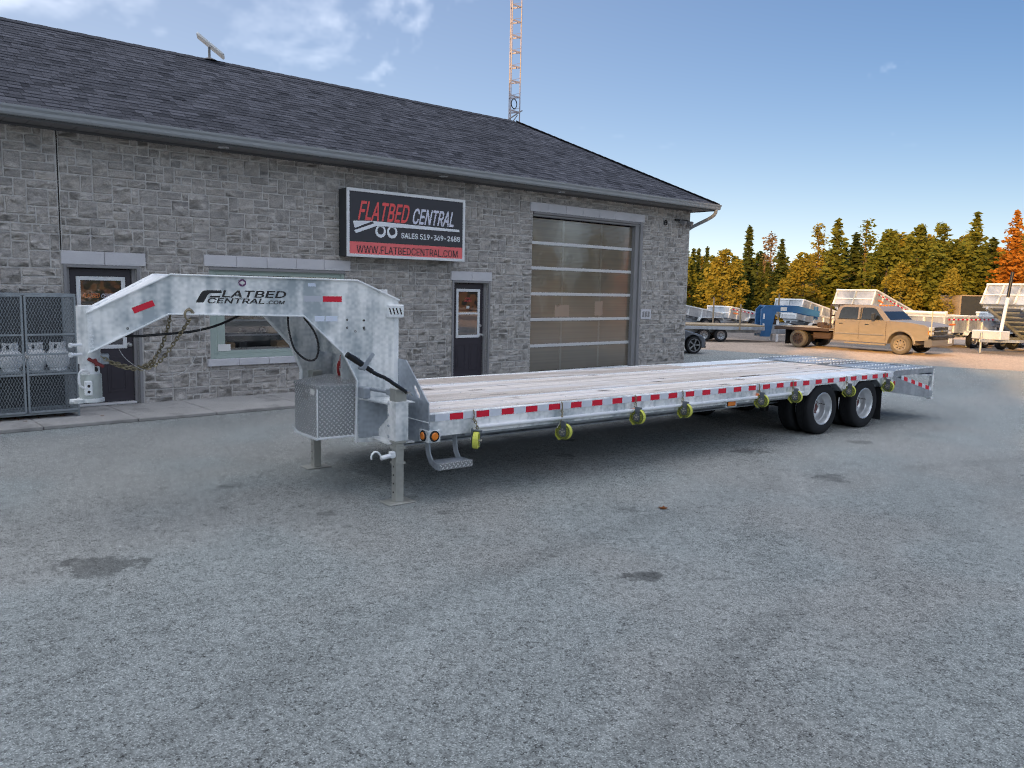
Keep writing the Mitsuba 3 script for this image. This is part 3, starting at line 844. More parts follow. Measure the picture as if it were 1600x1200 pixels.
# roof: hip with laid shingles
RX, RY, RZ = 18.74, 12.96, 4.30
RR, RS = 3.84, 0.545
ridge_y, ridge_z, ridge_x = RY + RR, RZ + RS * RR, RX - RR
BY = RY + 2 * RR
rv = [[X0 - .4, RY, RZ], [RX, RY, RZ], [RX, BY, RZ], [X0 - .4, BY, RZ], [X0 - .4, ridge_y, ridge_z], [ridge_x, ridge_y, ridge_z]]
RF = put(bld, 'roof', tm(np.array(rv) - [0, 0, .012], [[0, 1, 5], [0, 5, 4], [1, 2, 5], [2, 3, 4], [2, 4, 5], [3, 0, 4], [0, 3, 2], [0, 2, 1]]), 'm_shingle', smooth=False, uv=np.tile([.3, .5], (6, 1)))
sv, sf, su, off = [], [], [], 0
nrm = np.array([0, -RS, 1]) / math.hypot(1, RS)
up = np.array([0, 1, RS]) / math.hypot(1, RS)
exp_ = 0.142
ncourse = int(RR * math.hypot(1, RS) / exp_) + 1
for c in range(ncourse):
    s0 = c * exp_ - 0.01
    s1 = min(s0 + exp_ + .05, RR * math.hypot(1, RS))
    x = 1.2 + rng.uniform(-.3, 0)
    while x < RX:
        wdt = rng.uniform(.10, .30)
        lim0 = RX - s0 / math.hypot(1, RS)
        lim1 = RX - s1 / math.hypot(1, RS)
        a, b = x + .003, min(x + wdt - .003, lim0)
        if b - a > .02:
            th = rng.choice([.009, .015])
            base = np.array([0, RY, RZ])
            q = []
            for (xx, ss, hh) in ((a, s0, th), (b, s0, th), (min(b, max(lim1, a)), s1, .002), (min(a, max(lim1, a)), s1, .002), (a, s0, 0), (b, s0, 0)):
                q.append(base + up * ss + nrm * hh + [xx, 0, 0])
            sv.append(q)
            sf.append(np.array([[0, 1, 2], [0, 2, 3], [4, 5, 1], [4, 1, 0], [4, 0, 3], [1, 5, 2]]) + off)
            tone = float(np.clip(rng.normal(.42, .19) + (.10 if th > .012 else 0), 0, 1))
            su.append(np.tile([tone, .5], (6, 1)))
            off += 6
        x += wdt
put(RF, 'shingle', tm(np.vstack(sv), np.vstack(sf)), 'm_shingle', smooth=False, uv=np.vstack(su), kind='stuff')
caps = []
for k in range(int((ridge_x - 1.2) / .16)):
    xx = 1.2 + k * .16
    caps.append(prism([(-.13, -.058), (0, .016 + .004 * (k % 2)), (.13, -.058), (.13, -.07), (0, .0), (-.13, -.07)], (xx, ridge_y, ridge_z + .012), (0, 1, 0), (0, 0, 1), .17))
hipd = np.array([-1, 1, RS])
nh = int(RR * math.sqrt(2 + RS * RS) / .18)
for k in range(nh):
    p0 = np.array([RX, RY, RZ + .012]) + hipd * RR * k / nh
    p1 = np.array([RX, RY, RZ + .02]) + hipd * RR * (k + 1.1) / nh
    caps.append(beam(p0, p1, .22, .014, 0.0))
put(RF, 'ridge_cap', cat(caps), 'm_shingle', smooth=False, uv=np.tile([.35, .5], (len(cat(caps).vertices), 1)), kind='stuff')

# ================================================================== wall sign
sg_ = thing('shop_sign', 'dark framed wall sign with red and white trailer dealer lettering', 'sign')
sx0, sx1, sz0, sz1 = 7.72, 10.42, 2.52, 3.735
SY = WALL_Y - .30
put(sg_, 'cabinet', box(sx0, sx1, SY + .004, WALL_Y - .02, sz0, sz1, .006), 'm_charcoal', smooth=False)
put(sg_, 'frame', rect_frame(sx0 - .01, sx1 + .01, sz0 - .01, sz1 + .01, .055, SY - .03, SY + .003), 'm_white', smooth=False)
put(sg_, 'face', box(sx0 + .04, sx1 - .04, SY - .008, SY + .002, sz0 + .27, sz1 - .04), 'm_signblack', smooth=False)
put(sg_, 'red_band', box(sx0 + .04, sx1 - .04, SY - .008, SY + .002, sz0 + .04, sz0 + .268), 'm_signred', smooth=False)


def signtext(s, h, x, z, w, mat, shear=0.0, bold=True):
    put(sg_, 'lettering', lay(text(s, h, .004, bold, shear, width=w), (x, SY - .0085, z), (1, 0, 0), (0, 0, 1)), mat, smooth=False)


SW, SH = sx1 - sx0, sz1 - sz0


def sp(u, v):
    return sx0 + u * SW, sz0 + v * SH


x, z = sp(.085, .555)
signtext('FLATBED', .33, x, z, .43 * SW, 'm_letterred', .22)
x, z = sp(.525, .555)
signtext('CENTRAL', .28, x, z, .395 * SW, 'm_lettergrey', .22)
x, z = sp(.435, .315)
signtext('SALES 519-369-2688', .098, x, z, .525 * SW, 'm_letterwhite', 0)
x, z = sp(.075, .055)
signtext('WWW.FLATBEDCENTRAL.COM', .135, x, z, .865 * SW, 'm_letterdark', 0, False)
lines = [[sp(.045, .525), sp(.205, .545), sp(.06, .42)], [sp(.055, .385), sp(.215, .512), sp(.955, .512), sp(.955, .475), sp(.235, .475), sp(.07, .345)]]
put(sg_, 'trailer_mark', prism(shapely.unary_union([sg.Polygon(l) for l in lines] + [sg.Polygon([sp(.20, .545), sp(.955, .512), sp(.955, .50), sp(.215, .50)])]), (0, SY - .008, 0), (1, 0, 0), (0, 0, 1), .004), 'm_letterwhite', smooth=False)
for u in (.265, .36):
    c = sg.Point(*sp(u, .395)).buffer(.115).difference(sg.Point(*sp(u, .405)).buffer(.072)).intersection(sg.box(sx0, sz0, sx1, sp(0, .47)[1]))
    put(sg_, 'wheel_mark', prism(c, (0, SY - .008, 0), (1, 0, 0), (0, 0, 1), .004), 'm_letterwhite', smooth=False)

# ================================================================== roof dish and mast
dsh = thing('satellite_dish', 'flat white internet dish on a short pole at the roof ridge', 'satellite dish')
dx, dy = 6.65, ridge_y
put(dsh, 'pole', cat(cyl((dx, dy, ridge_z), (dx, dy, ridge_z + .26), .025, 12), lathe([(.16, 0), (.10, .03), (.03, .06)], (dx, dy, ridge_z + .0), (0, 0, 1), 20)), 'm_frame')
_p = sg.box(-.15, -.26, .15, .26).buffer(.05)
_d = prism(_p, (0, 0, 0), (1, 0, 0), (0, 1, 0), .035)
_v = np.array([.55, -.25, .8]); _v /= np.linalg.norm(_v)
_ux = np.cross([0, 0, 1.], _v); _ux /= np.linalg.norm(_ux)
put(dsh, 'panel', lay(_d, (dx + .02, dy, ridge_z + .27), _ux, np.cross(_v, _ux)), 'm_white', smooth=False)

mst = thing('lattice_mast', 'slim red and white lattice radio mast rising behind the roof', 'mast')
mx, my, ms = 15.50, 17.75, .34
cor = [(mx, my), (mx + ms, my), (mx + ms / 2 + .03, my + ms * .866)]
for c in cor:
    put(mst, 'leg', cyl((c[0], c[1], 0), (c[0], c[1], 22), .017, 8), 'm_mast')
zz = 6.93
n = 0
while zz < 13:
    put(mst, 'brace', cat([beam((*cor[i], zz), (*cor[(i + 1) % 3], zz), .02, .035, 0) for i in range(3)] + [beam((*cor[i], zz + .0), (*cor[(i + 1) % 3], zz + .12 if n % 1 == 0 else zz), .012, .012, 0) for i in range(3)]), 'm_mast', smooth=False)
    zz += .405
    n += 1
put(mst, 'cable_coil', tube([(mx + .10 + .10 * math.cos(t), my - .03, 7.12 + .13 * math.sin(t)) for t in np.linspace(0, 2 * math.pi, 24, endpoint=False)], .014, 6, True), 'm_charcoal')
put(mst, 'wall_bracket', cat(beam((mx - .32, my - .2, 6.58), (mx + .52, my + .1, 7.02), .03, .03, 0), beam((mx + .0, my - .02, 6.55), (mx + .3, my + .05, 6.85), .02, .02, 0)), 'm_frame', smooth=False)

# ================================================================== the flatbed gooseneck trailer (local frame: x back along the trailer, y across, z up)
PSI = -0.0637487
MT = rotz(PSI)
YN, YF, YC = 6.349, 8.939, 7.644
trl = thing('flatbed_trailer', 'new galvanised gooseneck flatbed trailer with a wooden deck and black lettering on its neck', 'trailer')


def tp(name, mesh, mat, parent=None, **kw):
    return put(parent or trl, name, mesh, mat, M=MT, **kw)


# --- neck: two plates that close up towards the coupler
ANG = math.radians(13.4815)
SIDE = [(-2.672, 1.711), (-2.025, 2.044), (-.406, 2.03), (0, 1.852), (0, .468), (-.425, .487), (-.41, 1.08), (-.54, 1.342), (-.90, 1.694), (-2.045, 1.706), (-2.672, 1.376)]


def npt(s, z, side, off=0.0):
    """point on a neck plate: side -1 near, +1 far; off = outwards"""
    c, sn = math.cos(ANG), math.sin(ANG)
    t = 3.99 + s * c
    n = (6.917 - s * sn) if side < 0 else (8.371 + s * sn)
    ox, oy = (-sn, -c) if side < 0 else (-sn, c)
    return np.array([t + off * ox, n + off * oy, z])


def ndir(side):
    return np.array([math.cos(ANG), (-1 if side < 0 else 1) * math.sin(ANG), 0.0])


for side in (-1, 1):
    o = npt(0, 0, side)
    if side < 0:
        m = prism(SIDE, o, ndir(side), (0, 0, 1), -.012)
    else:
        m = prism(SIDE, o, ndir(side), (0, 0, 1), .012)
    npk = tp('neck_plate', m, 'm_galv', smooth=False)
    segs = [(0, 1), (1, 2), (2, 3), (5, 6), (6, 7), (7, 8), (8, 9), (9, 10)]
    fl = []
    for a, b in segs:
        (s0, z0), (s1, z1) = SIDE[a], SIDE[b]
        w = .045 if a in (0, 1, 2) else .05
        p0, p1 = npt(s0, z0, side, .012), npt(s1, z1, side, .012)
        d = (p1 - p0) / np.linalg.norm(p1 - p0)
        nz = np.cross(d, ndir(side) * 0 + np.array([-(-1 if side < 0 else 1) * math.sin(ANG), math.cos(ANG), 0]))
        fl.append(beam(p0 - d * .004, p1 + d * .004, w, .014, .003, up=nz))
    tp('flange', cat(fl), 'm_galvbright', npk, smooth=False)
    if side < 0:
        near_plate = npk


def cover(s0, z0, s1, z1, th=.012):
    a, b, c, d = npt(s0, z0, -1, -.006), npt(s1, z1, -1, -.006), npt(s1, z1, 1, -.006), npt(s0, z0, 1, -.006)
    v = np.array([a, b, c, d, a - [0, 0, th], b - [0, 0, th], c - [0, 0, th], d - [0, 0, th]])
    return tm(v, [[0, 1, 2], [0, 2, 3], [4, 6, 5], [4, 7, 6], [0, 4, 5], [0, 5, 1], [1, 5, 6], [1, 6, 2], [2, 6, 7], [2, 7, 3], [3, 7, 4], [3, 4, 0]])


tp('neck_cover', cat(cover(-2.66, 1.708, -2.025, 2.036), cover(-2.02, 2.036, -.42, 2.022)), 'm_galvbright', smooth=False)
tp('neck_bottom_plate', cover(-2.66, 1.40, -2.05, 1.712), 'm_galvdark', smooth=False)
tp('neck_crossplate', cat(prism([(7.05, .50), (8.24, .50), (8.24, 1.95), (7.05, 1.95)], (3.93, 0, 0), (0, 1, 0), (0, 0, 1), .012), cyl((3.74, 7.50, .55), (3.74, 7.50, 1.95), .07, 20), box(3.72, 3.76, 7.05, 8.2, 1.28, 1.95, .004)), 'm_galv', smooth=30)
hooks = []
for yy, zz in ((7.50, 1.24), (7.56, 1.13), (7.60, 1.26), (7.64, 1.15), (7.70, 1.08), (7.74, 1.20), (7.80, 1.12), (7.52, 1.08)):
    hooks.append(tube([(3.80 + .03 * math.cos(t), yy + .025 * math.cos(t), zz + .07 * math.sin(t)) for t in np.linspace(0, 5.4, 12)], .014, 6))
tp('chain_hook', hooks, 'm_redpaint')

tp('box_panel', lay(box(-.395, -.03, .525, .90, 0, .004, .001), npt(0, 0, -1, 0.0002), ndir(-1), np.array([0, 0, 1.0])), 'm_galvdark', near_plate, smooth=False)
# decals on the near plate
up3 = np.array([0, 0, 1.0])
dn = ndir(-1)


def decal(mesh, s, z, off=.0015):
    return lay(mesh, npt(s, z, -1, off), dn, up3)


Fp = shapely.unary_union([sg.Polygon([(0, 0), (.062, 0), (.10, .068), (.118, .082), (.215, .084), (.212, .107), (.095, .107), (.062, .100), (.042, .08)]), sg.Polygon([(.112, .043), (.196, .043), (.202, .058), (.118, .058)])])
let = [decal(prism(Fp, (0, 0, 0), (1, 0, 0), (0, 1, 0), .0015), -1.825, 1.808)]
let.append(decal(text('LATBED', .058, .0015, True, .35, width=.565), -1.612, 1.857))
let.append(decal(text('CENTRAL', .043, .0015, True, .35, width=.50), -1.735, 1.803))
let.append(decal(text('.COM', .030, .0015, True, .35, width=.165), -1.232, 1.800))
tp('lettering', cat(let), 'm_black', near_plate, smooth=False)
leaf = [(0, 1), (.18, .62), (.42, .72), (.34, .28), (.62, .50), (.70, .32), (1, .30), (.84, .0), (.95, -.1), (.45, -.5), (.5, -.62), (.06, -.55), (.06, -1), (-.06, -1), (-.06, -.55), (-.5, -.62), (-.45, -.5), (-.95, -.1), (-.84, 0), (-1, .30), (-.70, .32), (-.62, .50), (-.34, .28), (-.42, .72), (-.18, .62)]
tp('roundel', cat(decal(prism(sg.Point(0, 0).buffer(.033), (0, 0, 0), (1, 0, 0), (0, 1, 0), .001), -1.436, 1.985)), 'm_roundel', near_plate, smooth=False)
tp('roundel_leaf', decal(prism([(x * .024, y * .024) for x, y in leaf], (0, 0, 0), (1, 0, 0), (0, 1, 0), .001), -1.436, 1.985, .0027), 'm_paper', near_plate, smooth=False)
_t = prism([(-.088, -.026), (.088, -.026), (.088, .026), (-.088, .026)], (0, 0, 0), (1, 0, 0), (0, 1, 0), .001)
ca, sa_ = math.cos(.40), math.sin(.40)
tp('red_tape', [lay(_t, npt(-2.243, 1.765, -1, .0015), dn * ca + up3 * sa_, -dn * sa_ + up3 * ca), decal(xf(_t, rotz(0, .085, 0)), -.722, 1.852)], 'm_tapered', near_plate, smooth=False)
tp('white_tape', decal(xf(_t, rotz(0, -.087, 0)), -.724, 1.852), 'm_whitetape', near_plate, smooth=False)
st = []
for s, w, h in ((-.80, .09, .05), (-.70, .11, .05), (-.86, .07, .03)):
    st.append(decal(prism(sg.box(0, 0, w, h), (0, 0, 0), (1, 0, 0), (0, 1, 0), .001), s, 1.645 if s > -.85 else 1.965))
tp('sticker', st, 'm_labelblue', near_plate, smooth=False)
pr_ = []
for s in (-.79, -.69):
    for r in range(4):
        pr_.append(decal(prism(sg.box(0, 0, .06, .003), (0, 0, 0), (1, 0, 0), (0, 1, 0), .0005), s, 1.653 + r * .010, .0027))
tp('sticker_print', cat(pr_), 'm_lettergrey', near_plate, smooth=False)
tp('bolt_hole', ([lathe([(0, .0), (.010, 0), (.011, .003), (.006, .0005)], npt(s, z, -1, .0), dn[[1, 0, 2]] * [1, -1, 0], 10) for s, z in ((-.50, 1.66), (-.50, 1.585), (-.42, 1.55), (-.34, 1.655), (-.34, 1.585), (-2.37, 1.58), (-1.88, 1.75), (-.335, 1.57))]), 'm_black', near_plate)
lv = [lay(box(-.08, .08, -.062, .062, 0, .05, .008), npt(-.04, 1.746, -1, 0), dn, up3)]
tp('lamp_guard', cat(lv), 'm_galvbright', near_plate, smooth=False)
tp('lamp_slot', cat([lay(prism([(-.062 + k * .034, -.03), (-.05 + k * .034, -.03), (-.068 + k * .034, .03), (-.08 + k * .034, .03)], (0, 0, 0), (1, 0, 0), (0, 1, 0), .002), npt(-.03, 1.746, -1, .0505), dn, up3) for k in range(4)]), 'm_black', near_plate, smooth=False)
wb = [lay(box(-.042, 0, .95, 1.80, 0, .006, .002), npt(0, 0, -1, 0), dn, up3)]
for k in range(46):
    wb.append(lay(box(-.036 + .012 * rng.random(), -.010, 1.0 + k * .0155, 1.008 + k * .0155, .006, .010, .002), npt(0, 0, -1, 0), dn, up3))
for k in range(26):
    z = 1.42 + k * .0108
    wb.append(lay(box(-2.672, -2.645 + .02 * rng.random(), z, z + .007, .0, .005, .002), npt(0, 0, -1, 0), dn, up3))
tp('weld_seam', cat(wb), 'm_galvbright', near_plate, smooth=False, kind='stuff')

# --- coupler
cx, cy = 1.415, YC
K = tp('coupler', cyl((cx, cy, 1.28), (cx, cy, 1.765), .088, 28), 'm_galv')
tp('inner_tube', cat(cyl((cx, cy, 1.18), (cx, cy, 1.28), .076, 28), cyl((cx, cy, 1.765), (cx, cy, 1.77), .07, 20)), 'm_galvbright', K)
tp('ball_sleeve', lathe([(.0, .985), (.084, .985), (.090, 1.0), (.090, 1.185), (.084, 1.195), (0, 1.195)], (cx, cy, 0), (0, 0, 1), 32), 'm_galvcouple', K)
tp('collar', cat(lathe([(.06, .955), (.105, .955), (.108, .965), (.105, .985), (.06, .99)], (cx, cy, 0), (0, 0, 1), 32), cyl((cx - .17, cy - .05, .97), (cx - .08, cy - .05, .97), .022, 10), cyl((cx - .10, cy - .06, .955), (cx - .10, cy - .06, .985), .045, 14)), 'm_galv', K)
tp('set_bolt', [cat(cyl((cx - .07, cy - .075, z), (cx - .15, cy - .11, z), .013, 10), cyl((cx - .15, cy - .11, z), (cx - .165, cy - .117, z), .022, 6)) for z in (1.365, 1.445)], 'm_galvbright', K)
tp('latch_handle', tube(spline([(cx - .03, cy - .10, 1.195), (cx - .05, cy - .115, 1.235), (cx - .09, cy - .12, 1.225), (cx - .105, cy - .12, 1.17), (cx - .10, cy - .12, 1.11), (cx - .07, cy - .115, 1.085), (cx - .02, cy - .10, 1.085)], 26), .010, 8), 'm_white', K)
tp('latch_block', cat(box(cx - .06, cx - .005, cy - .125, cy - .06, 1.02, 1.14, .006)), 'm_galvbright', K, smooth=False)
tp('latch_hole', [cyl((cx - .035, cy - .126, z), (cx - .035, cy - .1245, z), .012, 12) for z in (1.05, 1.10)] + [cyl((cx + .03, cy - .078, 1.235), (cx + .035, cy - .074, 1.235), .02, 12)], 'm_black', K)
tp('red_lever', cat(beam((cx - .03, cy - .10, 1.33), (cx + .09, cy - .10, 1.255), .02, .028, .006), beam((cx + .02, cy - .10, 1.325), (cx + .04, cy - .10, 1.265), .022, .03, .006)), 'm_darkred', K, smooth=False)
tp('chain_plate', box(cx + .07, cx + .15, cy - .03, cy + .03, 1.27, 1.36, .006), 'm_galvdark', K, smooth=False)


def chain(pts, L=.040, r=.0052, w=.013):
    """closed links along the curve, each turned a quarter from the last"""
    from scipy.interpolate import CubicSpline
    p = np.asarray(pts, float)
    s = np.concatenate([[0], np.cumsum(np.linalg.norm(np.diff(p, axis=0), axis=1))])
    cs = CubicSpline(s, p)
    n = max(2, int(s[-1] / (L * .72)))
    ms = []
    for k in range(n):
        a, b = cs(s[-1] * k / n), cs(s[-1] * (k + 1) / n)
        c = (a + b) / 2
        d, u, v = frame_of(b - a)
        if k % 2:
            u, v = v, u
        ring = [c + d * ((L / 2 - w) * (1 if math.cos(t) > 0 else -1) + w * math.cos(t)) + u * w * math.sin(t) for t in np.linspace(0, 2 * math.pi, 12, endpoint=False) + .26]
        ms.append(tube(ring, r, 5, True))
    return cat(ms)


tp('safety_chain', chain([(1.50, 7.67, 1.345), (1.60, 7.665, 1.27), (1.75, 7.66, 1.228), (1.89, 7.66, 1.255), (1.99, 7.66, 1.38), (2.05, 7.66, 1.53), (2.085, 7.66, 1.68)]), 'm_chain')
tp('safety_chain', cat(chain([(1.50, 7.62, 1.34), (1.62, 7.60, 1.262), (1.76, 7.57, 1.222), (1.90, 7.53, 1.25), (2.02, 7.48, 1.39), (2.12, 7.42, 1.56), (2.17, 7.36, 1.665)]), chain([(1.60, 7.63, 1.285), (1.72, 7.60, 1.24), (1.84, 7.58, 1.235), (1.92, 7.55, 1.29)], .036)), 'm_chain')
hk = npt(-1.885, 1.70, -1, .03)
tp('chain_hook', tube([hk + np.array([.035 * math.cos(t), 0, .045 * math.sin(t)]) for t in np.linspace(.2, 5.2, 18)], np.linspace(.014, .007, 18), 8), 'm_hook')
tp('shackle', cat([tube([npt(-1.80 + dx, 1.705 - .06 * math.sin(t), -1, .02 + .018 * math.cos(t)) for t in np.linspace(0, math.pi, 10)], .0035, 5) for dx in (0, .035)]), 'm_steel')
tp('electrical_cable', tube(spline([(1.62, 7.70, 1.54), (1.705, YC, 1.508), (1.85, YC, 1.505), (2.0, YC, 1.515), (2.266, YC, 1.537), (2.498, YC, 1.592), (2.714, YC, 1.69), (2.9, YC, 1.80)], 40), .0115, 8), 'm_cable')
tp('cable_loop', tube(spline([(2.985, 7.17, 1.72), (2.982, 7.17, 1.62), (3.005, 7.165, 1.48), (3.04, 7.155, 1.38), (3.09, 7.145, 1.325), (3.15, 7.13, 1.285), (3.205, 7.115, 1.285), (3.245, 7.105, 1.36), (3.245, 7.11, 1.45), (3.225, 7.115, 1.52), (3.18, 7.125, 1.60), (3.12, 7.14, 1.68)], 60), .0095, 8), 'm_cable')
tp('breakaway_wire', tube(spline([(1.60, 7.45, 1.44), (1.68, 7.42, 1.30), (1.80, 7.40, 1.22), (1.95, 7.38, 1.165), (2.10, 7.36, 1.20), (2.22, 7.33, 1.40), (2.24, 7.33, 1.68)], 40), .0016, 4), 'm_rail')

# --- toolbox of checker plate
plan = [(3.205, 7.050), (3.60, 7.040), (3.78, 7.040), (3.78, 8.02), (3.205, 7.56)]
TB = tp('toolbox', prism(plan, (0, 0, .545), (1, 0, 0), (0, 1, 0), .478), 'm_tread', smooth=False)
lid = sg.Polygon(plan).buffer(.012, join_style=2)
tp('lid', prism(lid, (0, 0, 1.02), (1, 0, 0), (0, 1, 0), .026), 'm_tread', TB, smooth=False)
tp('edge_trim', cat(beam((3.203, 7.046, .548), (3.60, 7.036, .548), .012, .02, .003), beam((3.203, 7.043, .545), (3.203, 7.56, .545), .02, .025, .003), beam((3.203, 7.043, .55), (3.203, 7.043, 1.02), .012, .012, .003, up=(1, 0, 0))), 'm_galvbright', TB, smooth=False)
tp('latch', cat(lathe([(0, 0), (.048, 0), (.048, .008), (.036, .014), (.03, .004), (0, .004)], (3.204, 7.30, .945), (-1, 0, 0), 24), box(3.19, 3.204, 7.285, 7.335, .92, .95, .004)), 'm_steel', TB)
tp('latch_plate', box(3.198, 3.204, 7.10, 7.19, .955, 1.01, .002), 'm_paper', TB, smooth=False)
tp('drop_handle', cyl((3.215, 7.48, .535), (3.18, 7.555, .60), .007, 8), 'm_galvbright', TB)


# --- landing legs
def leg(tc, nc, name, full, label=None):
    hw = .058
    J = tp(name, box(tc - hw, tc + hw, nc - hw, nc + hw, .56, 1.065, .006), 'm_zinc', smooth=False, label=label)
    tp('inner_leg', box(tc - .042, tc + .042, nc - .042, nc + .042, .012, .60, .005), 'm_zinc', J, smooth=False)
    tp('foot', box(tc - .14, tc + .14, nc - .10, nc + .10, .001, .013, .003), 'm_zinc', J, smooth=False)
    tp('pin_hole', ([cyl((tc - .0432, nc + .005, z), (tc - .0424, nc + .005, z), .0095, 10) for z in (.10, .18, .26, .34, .44)]), 'm_black', J)
    if full:
        tp('collar', cat(rect_ring(tc, nc, .052, .045, .505, .53), rect_ring(tc, nc, .052, .045, .365, .385)), 'm_zinc', J, smooth=False)
        tp('clamp', cat(box(tc - .062, tc + .062, nc - .066, nc - .055, .585, .945, .003), box(tc - .066, tc - .055, nc - .075, nc + .075, .585, .945, .003), box(tc - .060, tc + .060, nc + .058, nc + .07, .585, .945, .003), box(tc + .055, tc + .066, nc - .075, nc + .075, .585, .945, .003)), 'm_galv', J, smooth=False)
        tp('bolt', cat([cyl((tc - .066, nc + .05 * s, z), (tc - .076, nc + .05 * s, z), .012, 6) for z in (.615, .715, .815, .92) for s in (1,)]), 'm_galvdark', J)
        tp('drop_pin', cat(cyl((tc - .19, nc - .03, .44), (tc - .05, nc - .03, .46), .022, 12), tube(spline([(tc - .19, nc - .03, .445), (tc - .215, nc - .03, .49), (tc - .25, nc - .03, .505), (tc - .28, nc - .03, .485), (tc - .285, nc - .03, .44)], 14), .009, 7), box(tc - .10, tc - .05, nc - .05, nc, .43, .49, .006)), 'm_galvbright', J)
    return J


def rect_ring(tc, nc, h, hin, z0, z1):
    p = sg.box(tc - h, nc - h, tc + h, nc + h).difference(sg.box(tc - hin, nc - hin, tc + hin, nc + hin))
    return prism(p, (0, 0, z0), (1, 0, 0), (0, 1, 0), z1 - z0)


J1 = leg(3.722, 6.455, 'landing_leg', True, 'near landing leg with clamp plates and a bent drop pin')
J2 = leg(3.725, 8.235, 'landing_leg', False)
tp('leg_mount', cat(prism([(3.60, 6.99), (3.94, 6.91), (3.94, 6.52), (3.66, 6.52)], (0, 0, .905), (1, 0, 0), (0, 1, 0), .012), prism([(3.72, 6.95), (3.94, 6.90), (3.94, 6.52), (3.66, 6.52)], (0, 0, .53), (1, 0, 0), (0, 1, 0), .012), prism([(6.53, .55), (6.92, .55), (6.92, .62), (6.53, .90)], (3.78, 0, 0), (0, 1, 0), (0, 0, 1), .012)), 'm_galv', smooth=False)
tp('gear_shaft', cat(cyl((3.62, 6.93, 1.02), (3.70, 6.46, 1.015), .016, 10), box(3.56, 3.63, 6.80, 6.93, .93, 1.04, .01), box(3.66, 3.70, 6.50, 6.58, .99, 1.05, .008)), 'm_galvdark')
cr = [(3.165, 6.36, 1.395), (3.36, 6.35, 1.268), (3.44, 6.35, 1.215), (3.53, 6.345, 1.175), (3.62, 6.34, 1.115), (3.73, 6.335, 1.045), (3.75, 6.335, 1.03)]
CR = tp('crank_handle', tube(spline(cr, 30), .017, 10), 'm_blackplastic')
tp('grip', cat(cyl(cr[0], (3.33, 6.352, 1.288), .026, 14), cyl((3.33, 6.352, 1.288), (3.40, 6.35, 1.24), .021, 14)), 'm_blackplastic', CR)
tp('holder', cat(beam((3.30, 6.33, 1.26), (3.40, 6.33, 1.40), .012, .042, .003, up=(1, 0, 0)), beam((3.285, 6.36, 1.265), (3.345, 6.36, 1.315), .05, .03, .004)), 'm_galvdark', CR, smooth=False)
tp('end_nut', cat(cyl((3.745, 6.30, 1.035), (3.745, 6.39, 1.035), .014, 8), cyl((3.76, 6.30, 1.03), (3.78, 6.30, 1.01), .012, 8)), 'm_steel', CR)

# --- headboard wings
for side in (-1, 1):
    pts = [(.0, .5), (.12, .506), (.571, .56), (.571, .66), (.558, .917), (.15, 1.284), (0, 1.287)]
    slot = sg.LineString([(.315, 1.045), (.395, .965)]).buffer(.02)
    poly = sg.Polygon(pts).difference(slot)
    y0 = 6.917 if side < 0 else 8.371
    m = prism(poly, (3.985, y0, 0), (0, side, 0), (0, 0, 1), .012 * side)
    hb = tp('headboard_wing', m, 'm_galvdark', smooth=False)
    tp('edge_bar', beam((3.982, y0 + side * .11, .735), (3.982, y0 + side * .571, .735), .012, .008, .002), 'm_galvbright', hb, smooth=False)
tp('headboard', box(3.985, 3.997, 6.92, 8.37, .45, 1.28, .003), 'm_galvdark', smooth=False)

# --- marker lamps at the near front corner, step
ML = tp('marker_lamp', box(3.972, 4.112, YN - .012, YN + .145, .545, .662, .006), 'm_galv', smooth=False)
tp('lens', cat(lathe([(.0, .02), (.03, .018), (.038, .008), (.04, 0)], (4.043, YN - .012, .605), (0, -1, 0), 24), lathe([(.0, .02), (.03, .018), (.038, .008), (.04, 0)], (3.972, YN + .07, .605), (-1, 0, 0), 24)), 'm_amber', ML)
tp('grommet', cat(lathe([(.038, 0), (.038, .010), (.050, .008), (.053, 0)], (4.043, YN - .012, .605), (0, -1, 0), 24), lathe([(.038, 0), (.038, .010), (.050, .008), (.053, 0)], (3.972, YN + .07, .605), (-1, 0, 0), 24)), 'm_black', ML)
ST = tp('step', box(4.075, 4.435, 6.285, 6.47, .325, .350, .004), 'm_galvdark', smooth=False)
tp('step_face', box(4.072, 4.438, 6.275, 6.287, .288, .352, .003), 'm_tread', ST, smooth=False)
arm = sg.LineString([(6.50, .66), (6.495, .52), (6.475, .42), (6.42, .345), (6.35, .318), (6.285, .318)]).buffer(.030, cap_style=2)
for tt in (4.06, 4.37):
    tp('arm', cat(prism(arm, (tt, 0, 0), (0, 1, 0), (0, 0, 1), .010), prism(sg.LineString([(6.53, .66), (6.525, .52), (6.505, .405), (6.44, .325)]).buffer(.006), (tt, 0, 0), (0, 1, 0), (0, 0, 1), .05)), 'm_galvdark', ST, smooth=False)

# --- deck frame
T0, T1 = 3.998, 12.50
GAPS = [(10.61, .44), (11.735, .44)]                         # wheel cut-outs in the side rail: centre, half width


def rail_poly(zlo):
    p = sg.box(T0, zlo, T1, .735)
    for c, h in GAPS:
        p = p.difference(sg.Polygon([(c - h, .5), (c - h + .0, .60), (c - .26, .735 - .012), (c + .26, .735 - .012), (c + h, .60), (c + h, .5)]))
    return p


